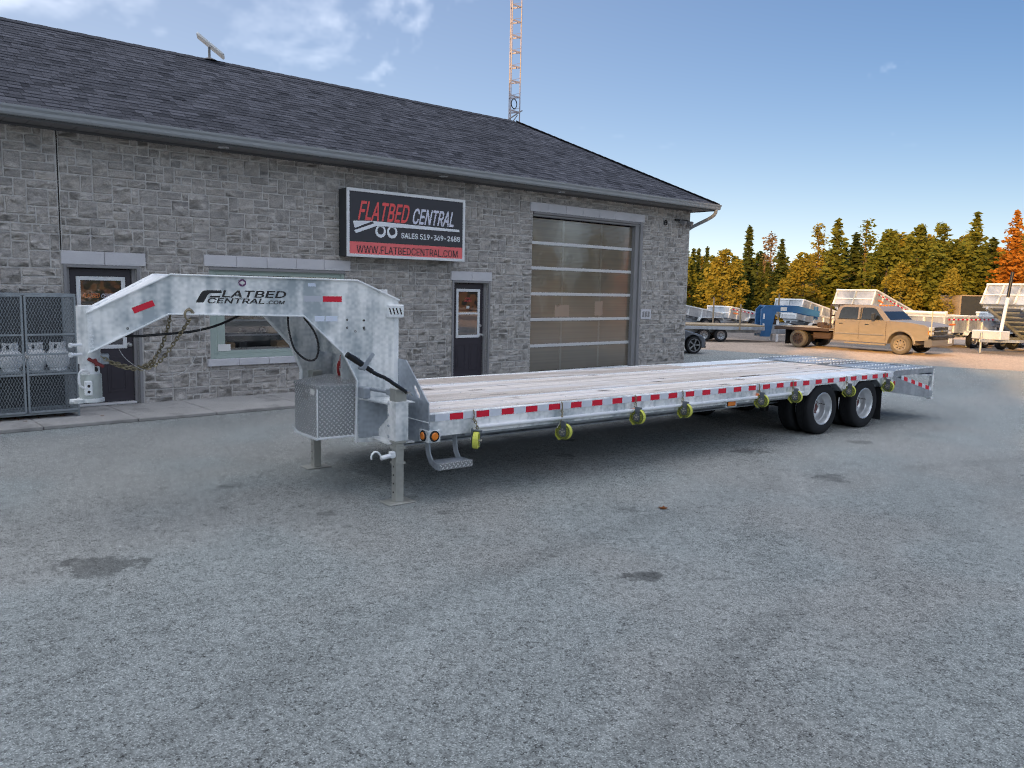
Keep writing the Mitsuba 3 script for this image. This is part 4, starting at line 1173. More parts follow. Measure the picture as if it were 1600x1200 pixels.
for side, y in ((-1, YN + .012), (1, YF - .012)):
    R_ = tp('side_rail', cat(prism(rail_poly(.60), (0, y, 0), (1, 0, 0), (0, 0, 1), .010 * (-side)), box(T0, T1, y - .012 if side < 0 else y - .06, y + .06 if side < 0 else y + .012, .735, .815, .004)), 'm_galv', smooth=False)
    if side < 0:
        near_rail = R_
        fen = []
        for c, h in GAPS:
            pts = [(c - h, .60), (c - .26, .725), (c + .26, .725), (c + h, .60)]
            for (a0, b0), (a1, b1) in zip(pts[:-1], pts[1:]):
                fen.append(beam((a0, y + .30, b0), (a1, y + .30, b1), .60, .008, .001))
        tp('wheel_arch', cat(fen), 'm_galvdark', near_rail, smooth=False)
tp('rub_rail', cat(cyl((4.52, YN - .028, .652), (9.99, YN - .028, .652), .021, 12), cyl((11.03, YN - .028, .652), (11.24, YN - .028, .652), .021, 12), *[box(t - .02, t + .02, YN - .028, YN + .012, .636, .668, .002) for t in np.arange(4.7, 9.9, .6)]), 'm_galvbright', near_rail)
k0 = 4.0585
tp('reflective_strip', box(k0, 12.47, YN - .0022, YN + .001, .742, .808), 'm_tapewhite', near_rail, smooth=False)
t = 4.2185
while t < 12.40:
    tp('red_tape', box(t, t + .1505, YN - .0040, YN - .0018, .7445, .8055), 'm_tapered', near_rail, smooth=False)
    t += .3055
tp('corner_bracket', cat(box(4.0, 4.05, YN - .01, YN + .01, .745, .812, .004), cyl((4.02, YN - .015, .79), (4.02, YN - .005, .79), .008, 8), cyl((4.02, YN - .015, .762), (4.02, YN - .005, .762), .008, 8)), 'm_galvdark', near_rail)
fr = []
for y in (7.0, 8.26):
    fr += [box(T0, T1, y - .004, y + .004, .42, .775), box(T0, T1, y - .06, y + .06, .41, .424), box(T0, T1, y - .06, y + .06, .768, .778)]
for t in np.arange(4.3, 12.4, .41):
    fr.append(box(t - .003, t + .003, YN + .07, YF - .07, .60, .772))
    fr.append(box(t - .003, t + .04, YN + .07, YF - .07, .60, .607))
fr += [box(T0 + .5, 9.95, 6.50, 6.56, .545, .618, .004), box(T0 + .5, 9.95, YF - .21, YF - .15, .545, .618, .004)]
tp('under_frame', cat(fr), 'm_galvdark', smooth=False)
LMP = tp('side_lamp', box(8.355, 8.575, YN + .0, YN + .09, .555, .640, .006), 'm_galv', smooth=False)
tp('lens', box(8.385, 8.535, YN - .014, YN + .002, .575, .628, .010), 'm_amber', LMP, smooth=False)
tp('gasket', box(8.375, 8.545, YN - .006, YN + .002, .568, .635, .004), 'm_black', LMP, smooth=False)

# --- deck: planks between the steel strips
NB = [6.425, 6.60, 6.775, 6.95, None, 7.05, 7.2417, 7.4333, 7.625, 7.8167, 8.0083, 8.20, None, 8.30, 8.49, 8.68, 8.865]


def plank(a, b, t0, t1):
    z = .817 + rng.uniform(-.004, .003)
    m = box(t0, t1, a + .004, b - .004, .779, z, .004)
    tp('plank', m, 'm_plank', deck, uv=np.tile([rng.random(), rng.random()], (len(m.vertices), 1)), smooth=False)


deck = tp('deck', cat(box(T0, T1, 6.955, 7.045, .779, .812, .002), box(T0, T1, 8.205, 8.295, .779, .812, .002)), 'm_galvbright', smooth=False)
for a, b in zip(NB[:-1], NB[1:]):
    if a is None or b is None:
        continue
    over = a < 6.77 or b > 8.5
    cuts = [T0 + .01, 10.08] if over else [T0 + .01, T0 + rng.uniform(3.2, 5.2), T1 - .02] if rng.random() < .3 else [T0 + .01, T1 - .02]
    if over:
        cuts = [T0 + .01, 10.08]
    for c0, c1 in zip(cuts[:-1], cuts[1:]):
        plank(a, b, c0 + .002, c1 - .002)
for a, b in ((6.425, 6.775), (8.49, 8.865)):
    tp('wheel_cover', cat(box(10.085, T1 - .02, a, b, .79, .818, .003)), 'm_galvbright', deck, smooth=False)
tp('screw', cat([cyl((t + rng.uniform(-.006, .006), y, .8165), (t, y, .8195), .006, 6) for t in np.arange(4.3, 12.4, .82) for y in (6.47, 6.55, 6.65, 6.73, 7.1, 7.3, 7.5, 7.7, 7.9, 8.1, 8.35, 8.55) if not (t > 10 and (y < 6.78 or y > 8.5))]), 'm_galvdark', deck, kind='stuff')

# --- axles, wheels
tp('axle', ([cyl((t, 6.9, .37), (t, 8.4, .37), .055, 14) for t in (10.61, 11.735)]), 'm_black')
tp('suspension', ([cat(box(10.2, 12.15, y - .04, y + .04, .43, .47, .01), box(10.05, 10.15, y - .05, y + .05, .30, .62, .01), box(11.12, 11.22, y - .05, y + .05, .36, .62, .01), box(12.12, 12.2, y - .05, y + .05, .36, .62, .01)) for y in (7.0, 8.26)]), 'm_black', smooth=False)


def tyre_profile(R, w, rim):
    sh = .035
    return [(rim, -.40 * w), (rim + .02, -.47 * w), ((R + rim) / 2, -.5 * w), (R - sh, -.47 * w), (R - .008, -.40 * w), (R, -.30 * w), (R, -.155 * w), (R - .012, -.15 * w), (R - .012, -.13 * w), (R, -.125 * w), (R, -.02 * w), (R - .012, -.015 * w), (R - .012, .015 * w), (R, .02 * w),
            (R, .125 * w), (R - .012, .13 * w), (R - .012, .15 * w), (R, .155 * w), (R, .30 * w), (R - .008, .40 * w), (R - sh, .47 * w), ((R + rim) / 2, .5 * w), (rim + .02, .47 * w), (rim, .40 * w)]


def dual(t, side):
    ny = YN + .135 if side < 0 else YF - .135
    W_ = tp('wheel', lathe(tyre_profile(.372, .235, .222), (t, ny, .372), (0, side, 0), 56), 'm_rubber', smooth=40)
    # W_ is the outer tyre; the rest hangs on it
    tp('inner_tyre', lathe(tyre_profile(.372, .235, .222), (t, ny - side * .29, .372), (0, side, 0), 48), 'm_rubber', W_, smooth=40)
    tp('rim', lathe([(.213, -.09), (.222, .085), (.232, .100), (.236, .104), (.226, .108), (.212, .098), (.205, .08), (.198, .03), (.188, .02), (.184, -.03), (.176, -.06), (.150, -.085), (.10, -.075), (.085, -.07), (.085, -.10), (0, -.10)], (t, ny, .372), (0, side, 0), 56), 'm_rim', W_, smooth=40)
    tp('hub', cat(lathe([(.075, -.10), (.075, -.03), (.06, -.015), (.0, -.01)], (t, ny, .372), (0, side, 0), 24), *[cyl((t + .115 * math.cos(a), ny - side * .085, .372 + .115 * math.sin(a)), (t + .115 * math.cos(a), ny - side * .05, .372 + .115 * math.sin(a)), .012, 6) for a in np.arange(8) * math.pi / 4]), 'm_hubred', W_)
    tp('valve', tube(spline([(t + .10, ny - side * .06, .43), (t + .15, ny - side * .01, .42), (t + .19, ny + side * .02, .41)], 8), .005, 5), 'm_black', W_)


for tt in (10.61, 11.735):
    dual(tt, -1)
    dual(tt, 1)
tp('mud_flap', box(12.205, 12.215, YN + .02, YN + .60, .085, .66, .002), 'm_rubber', smooth=False)
tp('mud_flap', box(12.205, 12.215, YF - .60, YF - .02, .085, .66, .002), 'm_rubber', smooth=False)

# --- beavertail and folded ramps
for y in (YN + .02, 7.60, YF - .06):
    BT = tp('tail_beam', prism([(12.45, .50), (12.45, .735), (12.60, .735), (13.86, .435), (13.86, .34), (13.72, .33)], (0, y, 0), (1, 0, 0), (0, 0, 1), -.04), 'm_galvdark', smooth=False)
    if y < 7:
        tail = BT
tp('reflective_strip', prism([(12.78, .680), (13.80, .440), (13.80, .505), (12.78, .745)], (0, YN + .019, 0), (1, 0, 0), (0, 0, 1), .003), 'm_tapewhite', tail, smooth=False)
for k in range(4):
    a = 12.86 + k * .245
    z = .682 - (a - 12.78) * .2353
    tp('red_tape', prism([(a, z), (a + .12, z - .0282), (a + .12, z + .034), (a, z + .062)], (0, YN + .0155, 0), (1, 0, 0), (0, 0, 1), .003), 'm_tapered', tail, smooth=False)
tp('tail_lamp', cat(box(12.50, 12.56, YN - .005, YN + .02, .60, .67, .008)), 'm_redlens', tail, smooth=False)
tp('tail_deck', prism([(12.52, .80), (12.52, .812), (13.86, .465), (13.86, .45)], (0, YF - .06, 0), (1, 0, 0), (0, 0, 1), YF - YN - .12), 'm_galvdark', smooth=False)
for (a, b) in ((YN + .03, 7.52), (7.76, YF - .03)):
    RP = tp('ramp', cat(box(12.56, 13.86, a, a + .012, .745, .828, .002), box(12.56, 13.86, b - .012, b, .745, .828, .002), box(13.84, 13.88, a, b, .69, .828, .003), box(12.55, 12.60, a, b, .75, .828, .003), box(12.6, 13.84, a + .012, b - .012, .792, .812, .001)), 'm_galvdark', smooth=False)
    cl = []
    for y in (a + .006, b - .006, a + .40, b - .40):
        for tt in np.arange(12.62, 13.84, .105):
            cl.append(prism([(0, 0), (.07, 0), (.055, .022), (.015, .022)], (tt, y + .006, .822 if y in (a + .006, b - .006) else .811), (1, 0, 0), (0, 0, 1), .012))
    tp('cleat', cl, 'm_galvbright', RP, smooth=False)
    tp('support_leg', cat(box(13.85, 13.90, a + .0, a + .05, .31, .80, .004), box(13.85, 13.90, b - .05, b, .31, .80, .004), box(13.82, 13.94, a - .01, a + .07, .30, .312), box(13.885, 13.93, a + .05, a + .08, .34, .58, .004)), 'm_galv', RP, smooth=False)
    tp('truss', cat([beam((12.72 + k * .22, a + .02, .74), (12.83 + k * .22, a + .02, .80 - .0), .02, .014, 0) for k in range(5)] + [beam((12.83 + k * .22, a + .02, .80), (12.94 + k * .22, a + .02, .74), .02, .014, 0) for k in range(5)] + [beam((12.65, a + .025, .742), (13.84, a + .025, .70), .03, .03, .002)]), 'm_galv', RP, smooth=False)
tp('hinge', cat(cyl((12.53, YN + .0, .80), (12.53, YN + .10, .80), .028, 12), cyl((12.53, YF - .10, .80), (12.53, YF, .80), .028, 12), box(12.46, 12.58, YN + .0, YN + .02, .70, .76, .006)), 'm_galvdark')

# --- ratchet straps hanging off the near rail, each a thing
def strap(t, z, twist, label, variant=0):
    g = thing('ratchet_strap', label, 'ratchet strap', 'yellow ratchet straps rolled up along the trailer rail')
    c = np.array([t, YN - .085, z + .03])
    ax = np.array([math.cos(twist), math.sin(twist), -.05])
    ax /= np.linalg.norm(ax)
    lat = np.cross(ax, [0, 0, 1.0]); lat /= np.linalg.norm(lat)
    upv = np.cross(lat, ax)

    def L(m):
        M = np.eye(4)
        M[:3, 0], M[:3, 1], M[:3, 2], M[:3, 3] = ax * 1.06, -lat * 1.06, upv * 1.06, c
        return xf(m, M)

    prof = [(.0, -.024)]
    for r in (.030, .042, .054, .066):
        prof += [(r, -.022), (r + .005, -.027), (r + .010, -.022)]
    prof += [(.076, -.024), (.078, .022), (.0, .024)]
    put(g, 'webbing_roll', L(lathe(prof, (0, 0, 0), (1, 0, 0), 30)), 'm_strap', M=MT, smooth=40)
    put(g, 'webbing_edge', L(cat([lathe([(r, -.0265), (r + .001, -.0285), (r + .0065, -.0285), (r + .0075, -.0265)], (0, 0, 0), (1, 0, 0), 24) for r in (.022, .034, .046, .058, .068)])), 'm_strapdark', M=MT)
    put(g, 'ratchet_plate', L(cat(box(-.036, -.030, -.032, .02, -.045, .085, .002), box(.036, .042, -.032, .02, -.045, .075, .002), lathe([(0, 0), (.04, 0), (.042, .006), (.02, .008), (0, .008)], (-.036, 0, -.005), (-1, 0, 0), 22), box(-.048, -.036, -.035, .02, .05, .11, .004), box(-.046, .05, -.012, .012, .078, .098, .005))), 'm_ratchet', M=MT, smooth=30)
    put(g, 'spool_bolt', L(cat(cyl((-.05, 0, 0), (.05, 0, 0), .012, 10), *[cyl((-.046, .025 * math.cos(a), .025 * math.sin(a)), (-.040, .025 * math.cos(a), .025 * math.sin(a)), .008, 6) for a in (0.4, 1.6, 2.8, 4.0, 5.2)])), 'm_bolt', M=MT)
    tail_ = [(-.02, .045, .055), (-.02, .088, .02), (-.02, .092, -.045), (-.02, .05, -.088)] if variant != 1 else [(-.02, .05, .05), (-.02, .075, .015), (-.02, .085, -.03), (-.02, .078, -.075)]
    strip = []
    for (p, q) in zip(tail_[:-1], tail_[1:]):
        p, q = np.array(p), np.array(q)
        strip.append(tm([p, p + [.05, 0, 0], q + [.05, 0, 0], q, p + [0, .004, 0], p + [.05, .004, 0], q + [.05, .004, 0], q + [0, .004, 0]], [[0, 1, 2], [0, 2, 3], [4, 6, 5], [4, 7, 6], [0, 4, 5], [0, 5, 1], [1, 5, 6], [1, 6, 2], [2, 6, 7], [2, 7, 3], [3, 7, 4], [3, 4, 0]]))
    put(g, 'webbing_tail', L(cat(strip)), 'm_strap', M=MT, smooth=False)
    top = np.array([t + .015, YN - .018, .735])
    mid = L(tm([[0, .05, .095]], np.zeros((0, 3), int))).vertices[0]
    put(g, 'chain', chain([top, top * .7 + mid * .3 + [0, -.012, 0], mid], .032, .0048, .011), 'm_chain', M=MT)
    put(g, 'wire_hook', tube([mid + [-.0, 0, .0], L(tm([[-.03, .07, .03]], np.zeros((0, 3), int))).vertices[0], L(tm([[.03, .07, .03]], np.zeros((0, 3), int))).vertices[0]], .0042, 5, True), 'm_bolt', M=MT)
    put(g, 'rail_hook', tube([np.array([t + .015, YN - .008 - .018 * math.sin(a), .775 + .045 * math.cos(a)]) for a in np.linspace(.0, math.pi, 10)], .007, 6), 'm_hook', M=MT)
    if variant == 2:
        put(g, 'orange_patch', L(box(-.02, .02, .045, .075, .03, .085, .006)), 'm_orange', M=MT, smooth=False)
    return g


SP = [(4.465, .510, -.75, 1), (5.59, .49, .30, 0), (6.69, .555, .22, 2), (7.49, .565, .15, 0), (8.99, .58, .28, 2), (9.745, .585, .2, 0), (11.09, .58, .26, 0), (12.19, .585, .1, 0)]
nm = ['yellow ratchet strap nearest the folding step, its end patch facing out', 'second yellow ratchet strap from the step, lowest hanging, chain across its roll', 'third yellow ratchet strap from the step, with an orange tag', 'fourth yellow ratchet strap from the step, ahead of the amber side lamp',
      'fifth yellow ratchet strap, just behind the amber side lamp', 'sixth yellow ratchet strap, in front of the first wheel', 'seventh yellow ratchet strap, hanging between the two wheels', 'last yellow ratchet strap, behind the rear wheel and mud flap']
for (t, z, tw, v), s in zip(SP, nm):
    strap(t, z, tw, s, v)

# ================================================================== gas bottle cage and bottles on the walkway
CG = thing('gas_cage', 'galvanised wire mesh cage with padlocked double doors, left of the plum door', 'cage')
cx0, cx1, cy0, cy1, cz0, cz1 = 1.78, 3.065, 12.733, 13.44, .12, 1.77


def bars(pts_list, w=.028):
    return cat([beam(a, b, w, w, .003) for a, b in pts_list])


fr = []
for y in (cy0 + .03, cy1):
    for x in (cx0, cx1 - .0):
        fr.append(((x - .014, y, .05), (x - .014, y, cz1)))
    fr += [((cx0 - .028, y, cz0), (cx1, y, cz0)), ((cx0 - .028, y, cz1), (cx1, y, cz1))]
for x in (cx0 - .014, cx1 - .014):
    for z in (cz0, .70, cz1):
        fr.append(((x, cy0 + .03, z), (x, cy1, z)))
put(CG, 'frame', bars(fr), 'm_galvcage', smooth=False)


def mesh_panel(p0, ux, uz, w, h, pitch=.038, tall=.086):
    """expanded metal: crossing thin strands clipped to the panel"""
    ux, uz = np.asarray(ux, float), np.asarray(uz, float)
    slope = tall / pitch
    ms = []
    n = int((w + h / slope) / pitch) + 1
    for sgn in (1, -1):
        for k in range(n + 1):
            x0 = k * pitch if sgn > 0 else w - k * pitch
            # line: x = x0 - sgn * z / slope ; keep 0..w, 0..h
            za, zb = 0.0, h
            xa, xb = x0, x0 - sgn * h / slope
            seg = sg.LineString([(xa, za), (xb, zb)]).intersection(sg.box(0, 0, w, h))
            if seg.is_empty or seg.length < .01 or seg.geom_type != 'LineString':
                continue
            (a0, a1), (b0, b1) = seg.coords[0], seg.coords[-1]
            nn = np.cross(ux, uz)
            ms.append(beam(p0 + ux * a0 + uz * a1 + nn * .0012 * sgn, p0 + ux * b0 + uz * b1 + nn * .0012 * sgn, .0046, .003, 0, up=nn))
    return cat(ms)


for (a, b) in ((1.79, 2.385), (2.43, 3.045)):
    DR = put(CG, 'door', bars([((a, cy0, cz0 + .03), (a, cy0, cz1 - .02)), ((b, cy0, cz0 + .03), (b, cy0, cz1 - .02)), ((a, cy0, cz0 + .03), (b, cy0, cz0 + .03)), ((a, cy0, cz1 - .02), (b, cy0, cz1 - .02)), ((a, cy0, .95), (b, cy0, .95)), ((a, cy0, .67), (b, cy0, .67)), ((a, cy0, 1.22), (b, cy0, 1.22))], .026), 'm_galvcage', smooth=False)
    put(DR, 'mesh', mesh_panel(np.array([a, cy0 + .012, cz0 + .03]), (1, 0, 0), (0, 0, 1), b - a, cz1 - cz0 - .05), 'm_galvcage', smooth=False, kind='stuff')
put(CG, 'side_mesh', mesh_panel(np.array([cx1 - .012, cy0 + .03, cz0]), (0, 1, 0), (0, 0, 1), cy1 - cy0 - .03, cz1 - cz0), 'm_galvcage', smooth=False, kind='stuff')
put(CG, 'added_dark_back', box(cx0, cx1 - .03, cy1 - .012, cy1 - .008, cz0, cz1 - .01), 'm_charcoal', smooth=False)  # dark sheet added to paint the shade inside the cage
put(CG, 'shelf', cat(box(cx0, cx1 - .03, cy0 + .05, cy1 - .02, .685, .70), box(cx0, cx1 - .03, cy0 + .05, cy1 - .02, .11, .122)), 'm_galvcage', smooth=False)
PL = put(CG, 'padlock', box(2.40, 2.445, cy0 - .045, cy0 - .02, .90, .94, .006), 'm_steel', smooth=False)
put(PL, 'shackle', tube([(2.422 + .014 * math.cos(a), cy0 - .032, .94 + .022 * math.sin(a)) for a in np.linspace(0, math.pi, 10)], .004, 6), 'm_steel')
put(CG, 'hinge', [cat(cyl((3.055, cy0 - .012, z), (3.055, cy0 - .012, z + .07), .012, 8), box(3.04, 3.075, cy0 - .004, cy0 + .01, z, z + .07)) for z in (.38, 1.45)], 'm_galvcage')


def bottle(x, y, z, r, label):
    g = thing('gas_bottle', label, 'gas bottle', 'white gas bottles standing in the wire cage')
    h = r * 2.05
    prof = [(0, .03), (r * .55, .03), (r * .8, .045), (r * .95, .085), (r, .14), (r, h - .12), (r * .95, h - .07), (r * .78, h - .025), (r * .45, h), (0, h + .005)]
    put(g, 'tank', lathe(prof, (x, y, z), (0, 0, 1), 36), 'm_tank')
    put(g, 'foot_ring', lathe([(r * .68, 0), (r * .70, 0), (r * .70, .05), (r * .66, .05), (r * .66, 0)], (x, y, z), (0, 0, 1), 32), 'm_tank', g and None) if False else put(g, 'foot_ring', lathe([(r * .68, 0), (r * .70, 0), (r * .70, .05), (r * .66, .05), (r * .66, 0)], (x, y, z), (0, 0, 1), 32), 'm_tank')
    a = np.linspace(-2.4, 2.4, 26)
    col = []
    for a0, a1 in zip(a[:-1], a[1:]):
        p0, p1 = np.array([x + r * .66 * math.sin(a0), y - r * .66 * math.cos(a0), z + h + .035]), np.array([x + r * .66 * math.sin(a1), y - r * .66 * math.cos(a1), z + h + .035])
        if abs(abs((a0 + a1) / 2) - .42) < .22:
            for dz in (-.05, .045):
                col.append(beam(p0 + [0, 0, dz], p1 + [0, 0, dz], .006, .026, 0))
        else:
            col.append(beam(p0, p1, .006, .12, 0))
    put(g, 'collar', cat(col), 'm_tank', smooth=False)
    put(g, 'valve', cat(cyl((x, y, z + h), (x, y, z + h + .06), .02, 10), lathe([(0, 0), (.028, 0), (.03, .02), (0, .022)], (x, y, z + h + .06), (0, 0, 1), 14), cyl((x, y, z + h + .03), (x + .02, y - .06, z + h + .03), .014, 10)), 'm_charcoal')


bottle(2.865, 13.0, .70, .150, 'white gas bottle nearest the right end of the cage')
bottle(2.615, 13.16, .70, .145, 'white gas bottle behind the right cage door, next to the padlock')
bottle(2.30, 13.12, .70, .145, 'white gas bottle mostly hidden behind the cage door posts')

# dead leaves on the walkway and the asphalt
for k, (x, y, zz, s, lab) in enumerate([(3.30, 12.55, .05, .035, 'brown dead leaf on the walkway by the plum door'), (3.47, 5.13, 0, 0, ''), (2.35, 12.62, .05, .03, 'brown dead leaf under the right corner of the cage'), (5.93, 4.55, 0.0, .05, 'orange dead leaf lying on the open asphalt')]):
    if not s:
        continue
    pl = sg.Polygon([(0, 1), (.3, .5), (.9, .6), (.6, 0), (.8, -.5), (.2, -.4), (0, -1), (-.2, -.4), (-.8, -.5), (-.6, 0), (-.9, .6), (-.3, .5)])
    m = prism(sa.scale(pl, s, s, origin=(0, 0)), (0, 0, 0), (1, 0, 0), (0, 1, 0), .002)
    v = np.array(m.vertices)
    v[:, 2] += .002 + 6 * (v[:, 0] ** 2 + .5 * v[:, 1] ** 2)
    tag(put(None, 'dead_leaf', tm(v + [x, y, zz], m.faces), 'm_deadleaf', smooth=False), lab, 'leaf')
lit = []
for k in range(90):
    x, y = rng.uniform(1.8, 3.05), rng.uniform(12.75, 13.4)
    a = rng.uniform(0, 6.28)
    s = rng.uniform(.012, .03)
    q = np.array([[-1, -.6, 0], [1, -.5, .3], [.9, .6, 0.1], [-.8, .5, .5]]) * s @ np.array([[math.cos(a), math.sin(a), 0], [-math.sin(a), math.cos(a), 0], [0, 0, 1]])
    lit.append(tm(q + [x, y, .055 + rng.uniform(0, .01)], [[0, 1, 2], [0, 2, 3]]))
tag(put(None, 'leaf_litter', cat(lit), 'm_deadleaf', smooth=False), 'dead leaves blown under the gas bottle cage', 'leaf litter')
labels['leaf_litter']['kind'] = 'stuff'

# ================================================================== vehicles beyond the lot
def slab_body(poly, layers, mat_v=None):
    """side outline (x, z) swept over y layers [(y, scale about the outline's centre, narrowing(z))]"""
    p = np.array(sg.Polygon(poly).exterior.coords)[:-1]
    if sg.Polygon(poly).exterior.is_ccw is False:
        p = p[::-1]
    c = np.array([p[:, 0].mean(), p[:, 1].mean()])
    tri = trimesh.creation.triangulate_polygon(sg.Polygon(p), engine='earcut')
    V, F = [], []
    n = len(p)
    for y, s in layers:
        q = c + (p - c) * s
        V.append(np.stack([q[:, 0], np.full(n, y), q[:, 1]], 1))
    for k in range(len(layers) - 1):
        for i in range(n):
            j = (i + 1) % n
            F += [[k * n + i, (k + 1) * n + j, k * n + j], [k * n + i, (k + 1) * n + i, (k + 1) * n + j]]
    V = np.vstack(V)
    tv, tf = tri
    idx = [int(np.argmin(np.linalg.norm(p - t, axis=1))) for t in tv]
    tf = np.array(idx)[np.array(tf)]
    F = np.vstack([np.array(F), tf, tf[:, ::-1] + (len(layers) - 1) * n])
    m = tm(V, F)
    if m.volume < 0:
        m.invert()
    return m


def wheel_set(parent, x, y, R, w, M, side, tyre='m_rubber', rim='m_alloy', spokes=0, rr=.62):
    W_ = put(parent, 'wheel', lathe([(R * rr, -.45 * w), (R * .82, -.5 * w), (R * .96, -.44 * w), (R, -.3 * w), (R, .3 * w), (R * .96, .44 * w), (R * .82, .5 * w), (R * rr, .45 * w)], (x, y, R), (0, side, 0), 36), tyre, M=M)
    put(W_, 'rim', lathe([(R * rr, -.4 * w), (R * rr * 1.02, .46 * w), (R * rr * .95, .44 * w), (R * rr * .88, .30 * w), (R * rr * .45, .22 * w), (R * .2, .34 * w), (R * .17, .46 * w), (0, .47 * w)] if not spokes else [(R * rr, -.4 * w), (R * rr * 1.02, .46 * w), (R * rr * .93, .44 * w), (R * rr * .9, -.1 * w), (0, -.1 * w)], (x, y, R), (0, side, 0), 36), rim if not spokes else 'm_black', M=M)
    if spokes:
        sp_ = [lathe([(R * rr * .90, .30 * w), (R * rr * 1.01, .47 * w), (R * rr * .93, .47 * w), (R * rr * .88, .34 * w)], (x, y, R), (0, side, 0), 36), lathe([(0, .42 * w), (R * .13, .40 * w), (R * .14, .2 * w)], (x, y, R), (0, side, 0), 16)]
        for k in range(spokes):
            a = k * 2 * math.pi / spokes
            for da in (-.09, .09):
                sp_.append(beam((x + R * .1 * math.cos(a), y + side * .36 * w, R + R * .1 * math.sin(a)), (x + R * rr * .95 * math.cos(a + da), y + side * .40 * w, R + R * rr * .95 * math.sin(a + da)), .022, .03, .003, up=(0, 1, 0)))
        put(W_, 'spokes', cat(sp_), rim, M=M)
    else:
        put(W_, 'hand_holes', cat([cyl((x + R * rr * .68 * math.cos(a), y + side * .235 * w, R + R * rr * .68 * math.sin(a)), (x + R * rr * .68 * math.cos(a), y + side * .30 * w, R + R * rr * .68 * math.sin(a)), R * .07, 10) for a in np.arange(8) * math.pi / 4]), 'm_black', M=M)
    return W_


# --- tan crew cab pickup with a bare flat deck; local x forward, y to its left
TK = thing('pickup_truck', 'dusty tan crew cab pickup with a bare flat deck parked across the gravel', 'pickup truck')
MK = np.array([[0, 1, 0, 28.75 + .16], [-1, 0, 0, 12.24], [0, 0, 1, 0], [0, 0, 0, 1.0]])   # local x -> -Y, local y -> +X; near side at local y = -0.16


def kp(name, mesh, mat, parent=None, **kw):
    return put(parent or TK, name, mesh, mat, M=MK, **kw)


YL, YR = -.16, 1.72
ym = (YL + YR) / 2
arch = [(.46 * math.cos(a), .34 + .46 * math.sin(a)) for a in np.linspace(math.pi * 1.0, 0, 12)]
lower = [(-2.48, .36), (-2.47, .80), (-2.42, 1.13), (-.62, 1.165), (.30, 1.12), (.80, 1.05), (.92, .98), (.95, .70), (.93, .52)] + [(x, z) for x, z in [(.47, .48)] + arch[::-1]] + [(-.50, .34)]
lo = slab_body(lower, [(YL, .962), (YL + .015, .982), (YL + .05, .994), (YL + .12, 1.0), (YR - .12, 1.0), (YR - .05, .994), (YR, .965)])
kp('body', lo, 'm_truck', smooth=30)


def cabin(poly, y0, y1, zb, zt, taper):
    m = slab_body(poly, [(y0, 1.0), (y1, 1.0)])
    v = np.array(m.vertices)
    c = (y0 + y1) / 2
    k = 1 - taper * np.clip((v[:, 2] - zb) / (zt - zb), 0, 1)
    v[:, 1] = c + (v[:, 1] - c) * k
    return tm(v, m.faces)


gh = [(-2.45, 1.12), (-2.42, 1.35), (-2.33, 1.58), (-2.15, 1.655), (-1.55, 1.675), (-1.02, 1.66), (-.84, 1.60), (-.38, 1.14)]
kp('cab', cabin(gh, YL + .02, YR - .02, 1.12, 1.66, .17), 'm_truck', smooth=30)


def glass(poly, side):
    y0, y1 = YL + .016, YR - .016
    m = prism(poly, (0, 0, 0), (1, 0, 0), (0, 0, 1), .006)
    v = np.array(m.vertices)
    c = ym
    k = 1 - .17 * np.clip((v[:, 2] - 1.12) / .54, 0, 1)
    base = y0 if side < 0 else y1
    v[:, 1] = c + (base - c) * k + v[:, 1] * 0 + np.where(v[:, 1] < -.003, -.004, .004)
    return tm(v, m.faces)


for sd in (-1, 1):
    kp('side_window', glass([(-2.28, 1.165), (-2.25, 1.44), (-2.19, 1.555), (-2.10, 1.575), (-1.60, 1.58), (-1.57, 1.165)], sd), 'm_carglass', smooth=False)
    kp('side_window', glass([(-1.44, 1.165), (-1.44, 1.58), (-1.08, 1.575), (-.96, 1.53), (-.64, 1.165)], sd), 'm_carglass', smooth=False)
ws_ = [np.array(p) for p in ([-.835, YL + .17, 1.575], [-.835, YR - .17, 1.575], [-.415, YR - .06, 1.165], [-.415, YL + .06, 1.165])]
nw = np.cross(ws_[1] - ws_[0], ws_[3] - ws_[0]); nw /= np.linalg.norm(nw)
if nw[0] < 0:
    nw = -nw
kp('windscreen', tm([p + nw * .012 for p in ws_] + [p - nw * .02 for p in ws_], [[0, 1, 2], [0, 2, 3], [4, 6, 5], [4, 7, 6], [0, 4, 5], [0, 5, 1], [1, 5, 6], [1, 6, 2], [2, 6, 7], [2, 7, 3], [3, 7, 4], [3, 4, 0]]), 'm_carglass', smooth=False)
kp('door_seam', [cat(*[box(x - .006, x + .006, YL - .004, YL + .012, .44, 1.10) for x in (x0,)]) for x0 in (-2.40, -1.49, -.52)], 'm_rust', smooth=False)
kp('door_handle', [box(x, x + .14, YL - .016, YL + .012, .965, 1.0, .006) for x in (-2.24, -1.28)], 'm_charcoal', smooth=False)
kp('wing_mirror', [cat(box(-.98, -.88, YL - .22, YL - .05, 1.14, 1.40, .03), box(-.94, -.92, YL - .06, YL + .03, 1.18, 1.22)), cat(box(-.76, -.68, YR + .04, YR + .22, 1.13, 1.37, .02), box(-.72, -.70, YR - .03, YR + .05, 1.18, 1.22))], 'm_charcoal', smooth=False)
kp('wheel_flare', tube([(.49 * math.cos(a), YL + .012, .34 + .49 * math.sin(a)) for a in np.linspace(math.pi * .99, .12, 16)], .028, 6), 'm_truck')
kp('side_moulding', box(-2.36, -.58, YL - .010, YL + .02, .60, .64, .004), 'm_bumper', smooth=False)
kp('window_trim', cat(tube([(-2.30, YL + .012, 1.152), (-.60, YL + .012, 1.152)], .010, 6), tube([(-1.475, YL + .015, 1.16), (-1.475, YL + .10, 1.57)], .02, 6)), 'm_black')
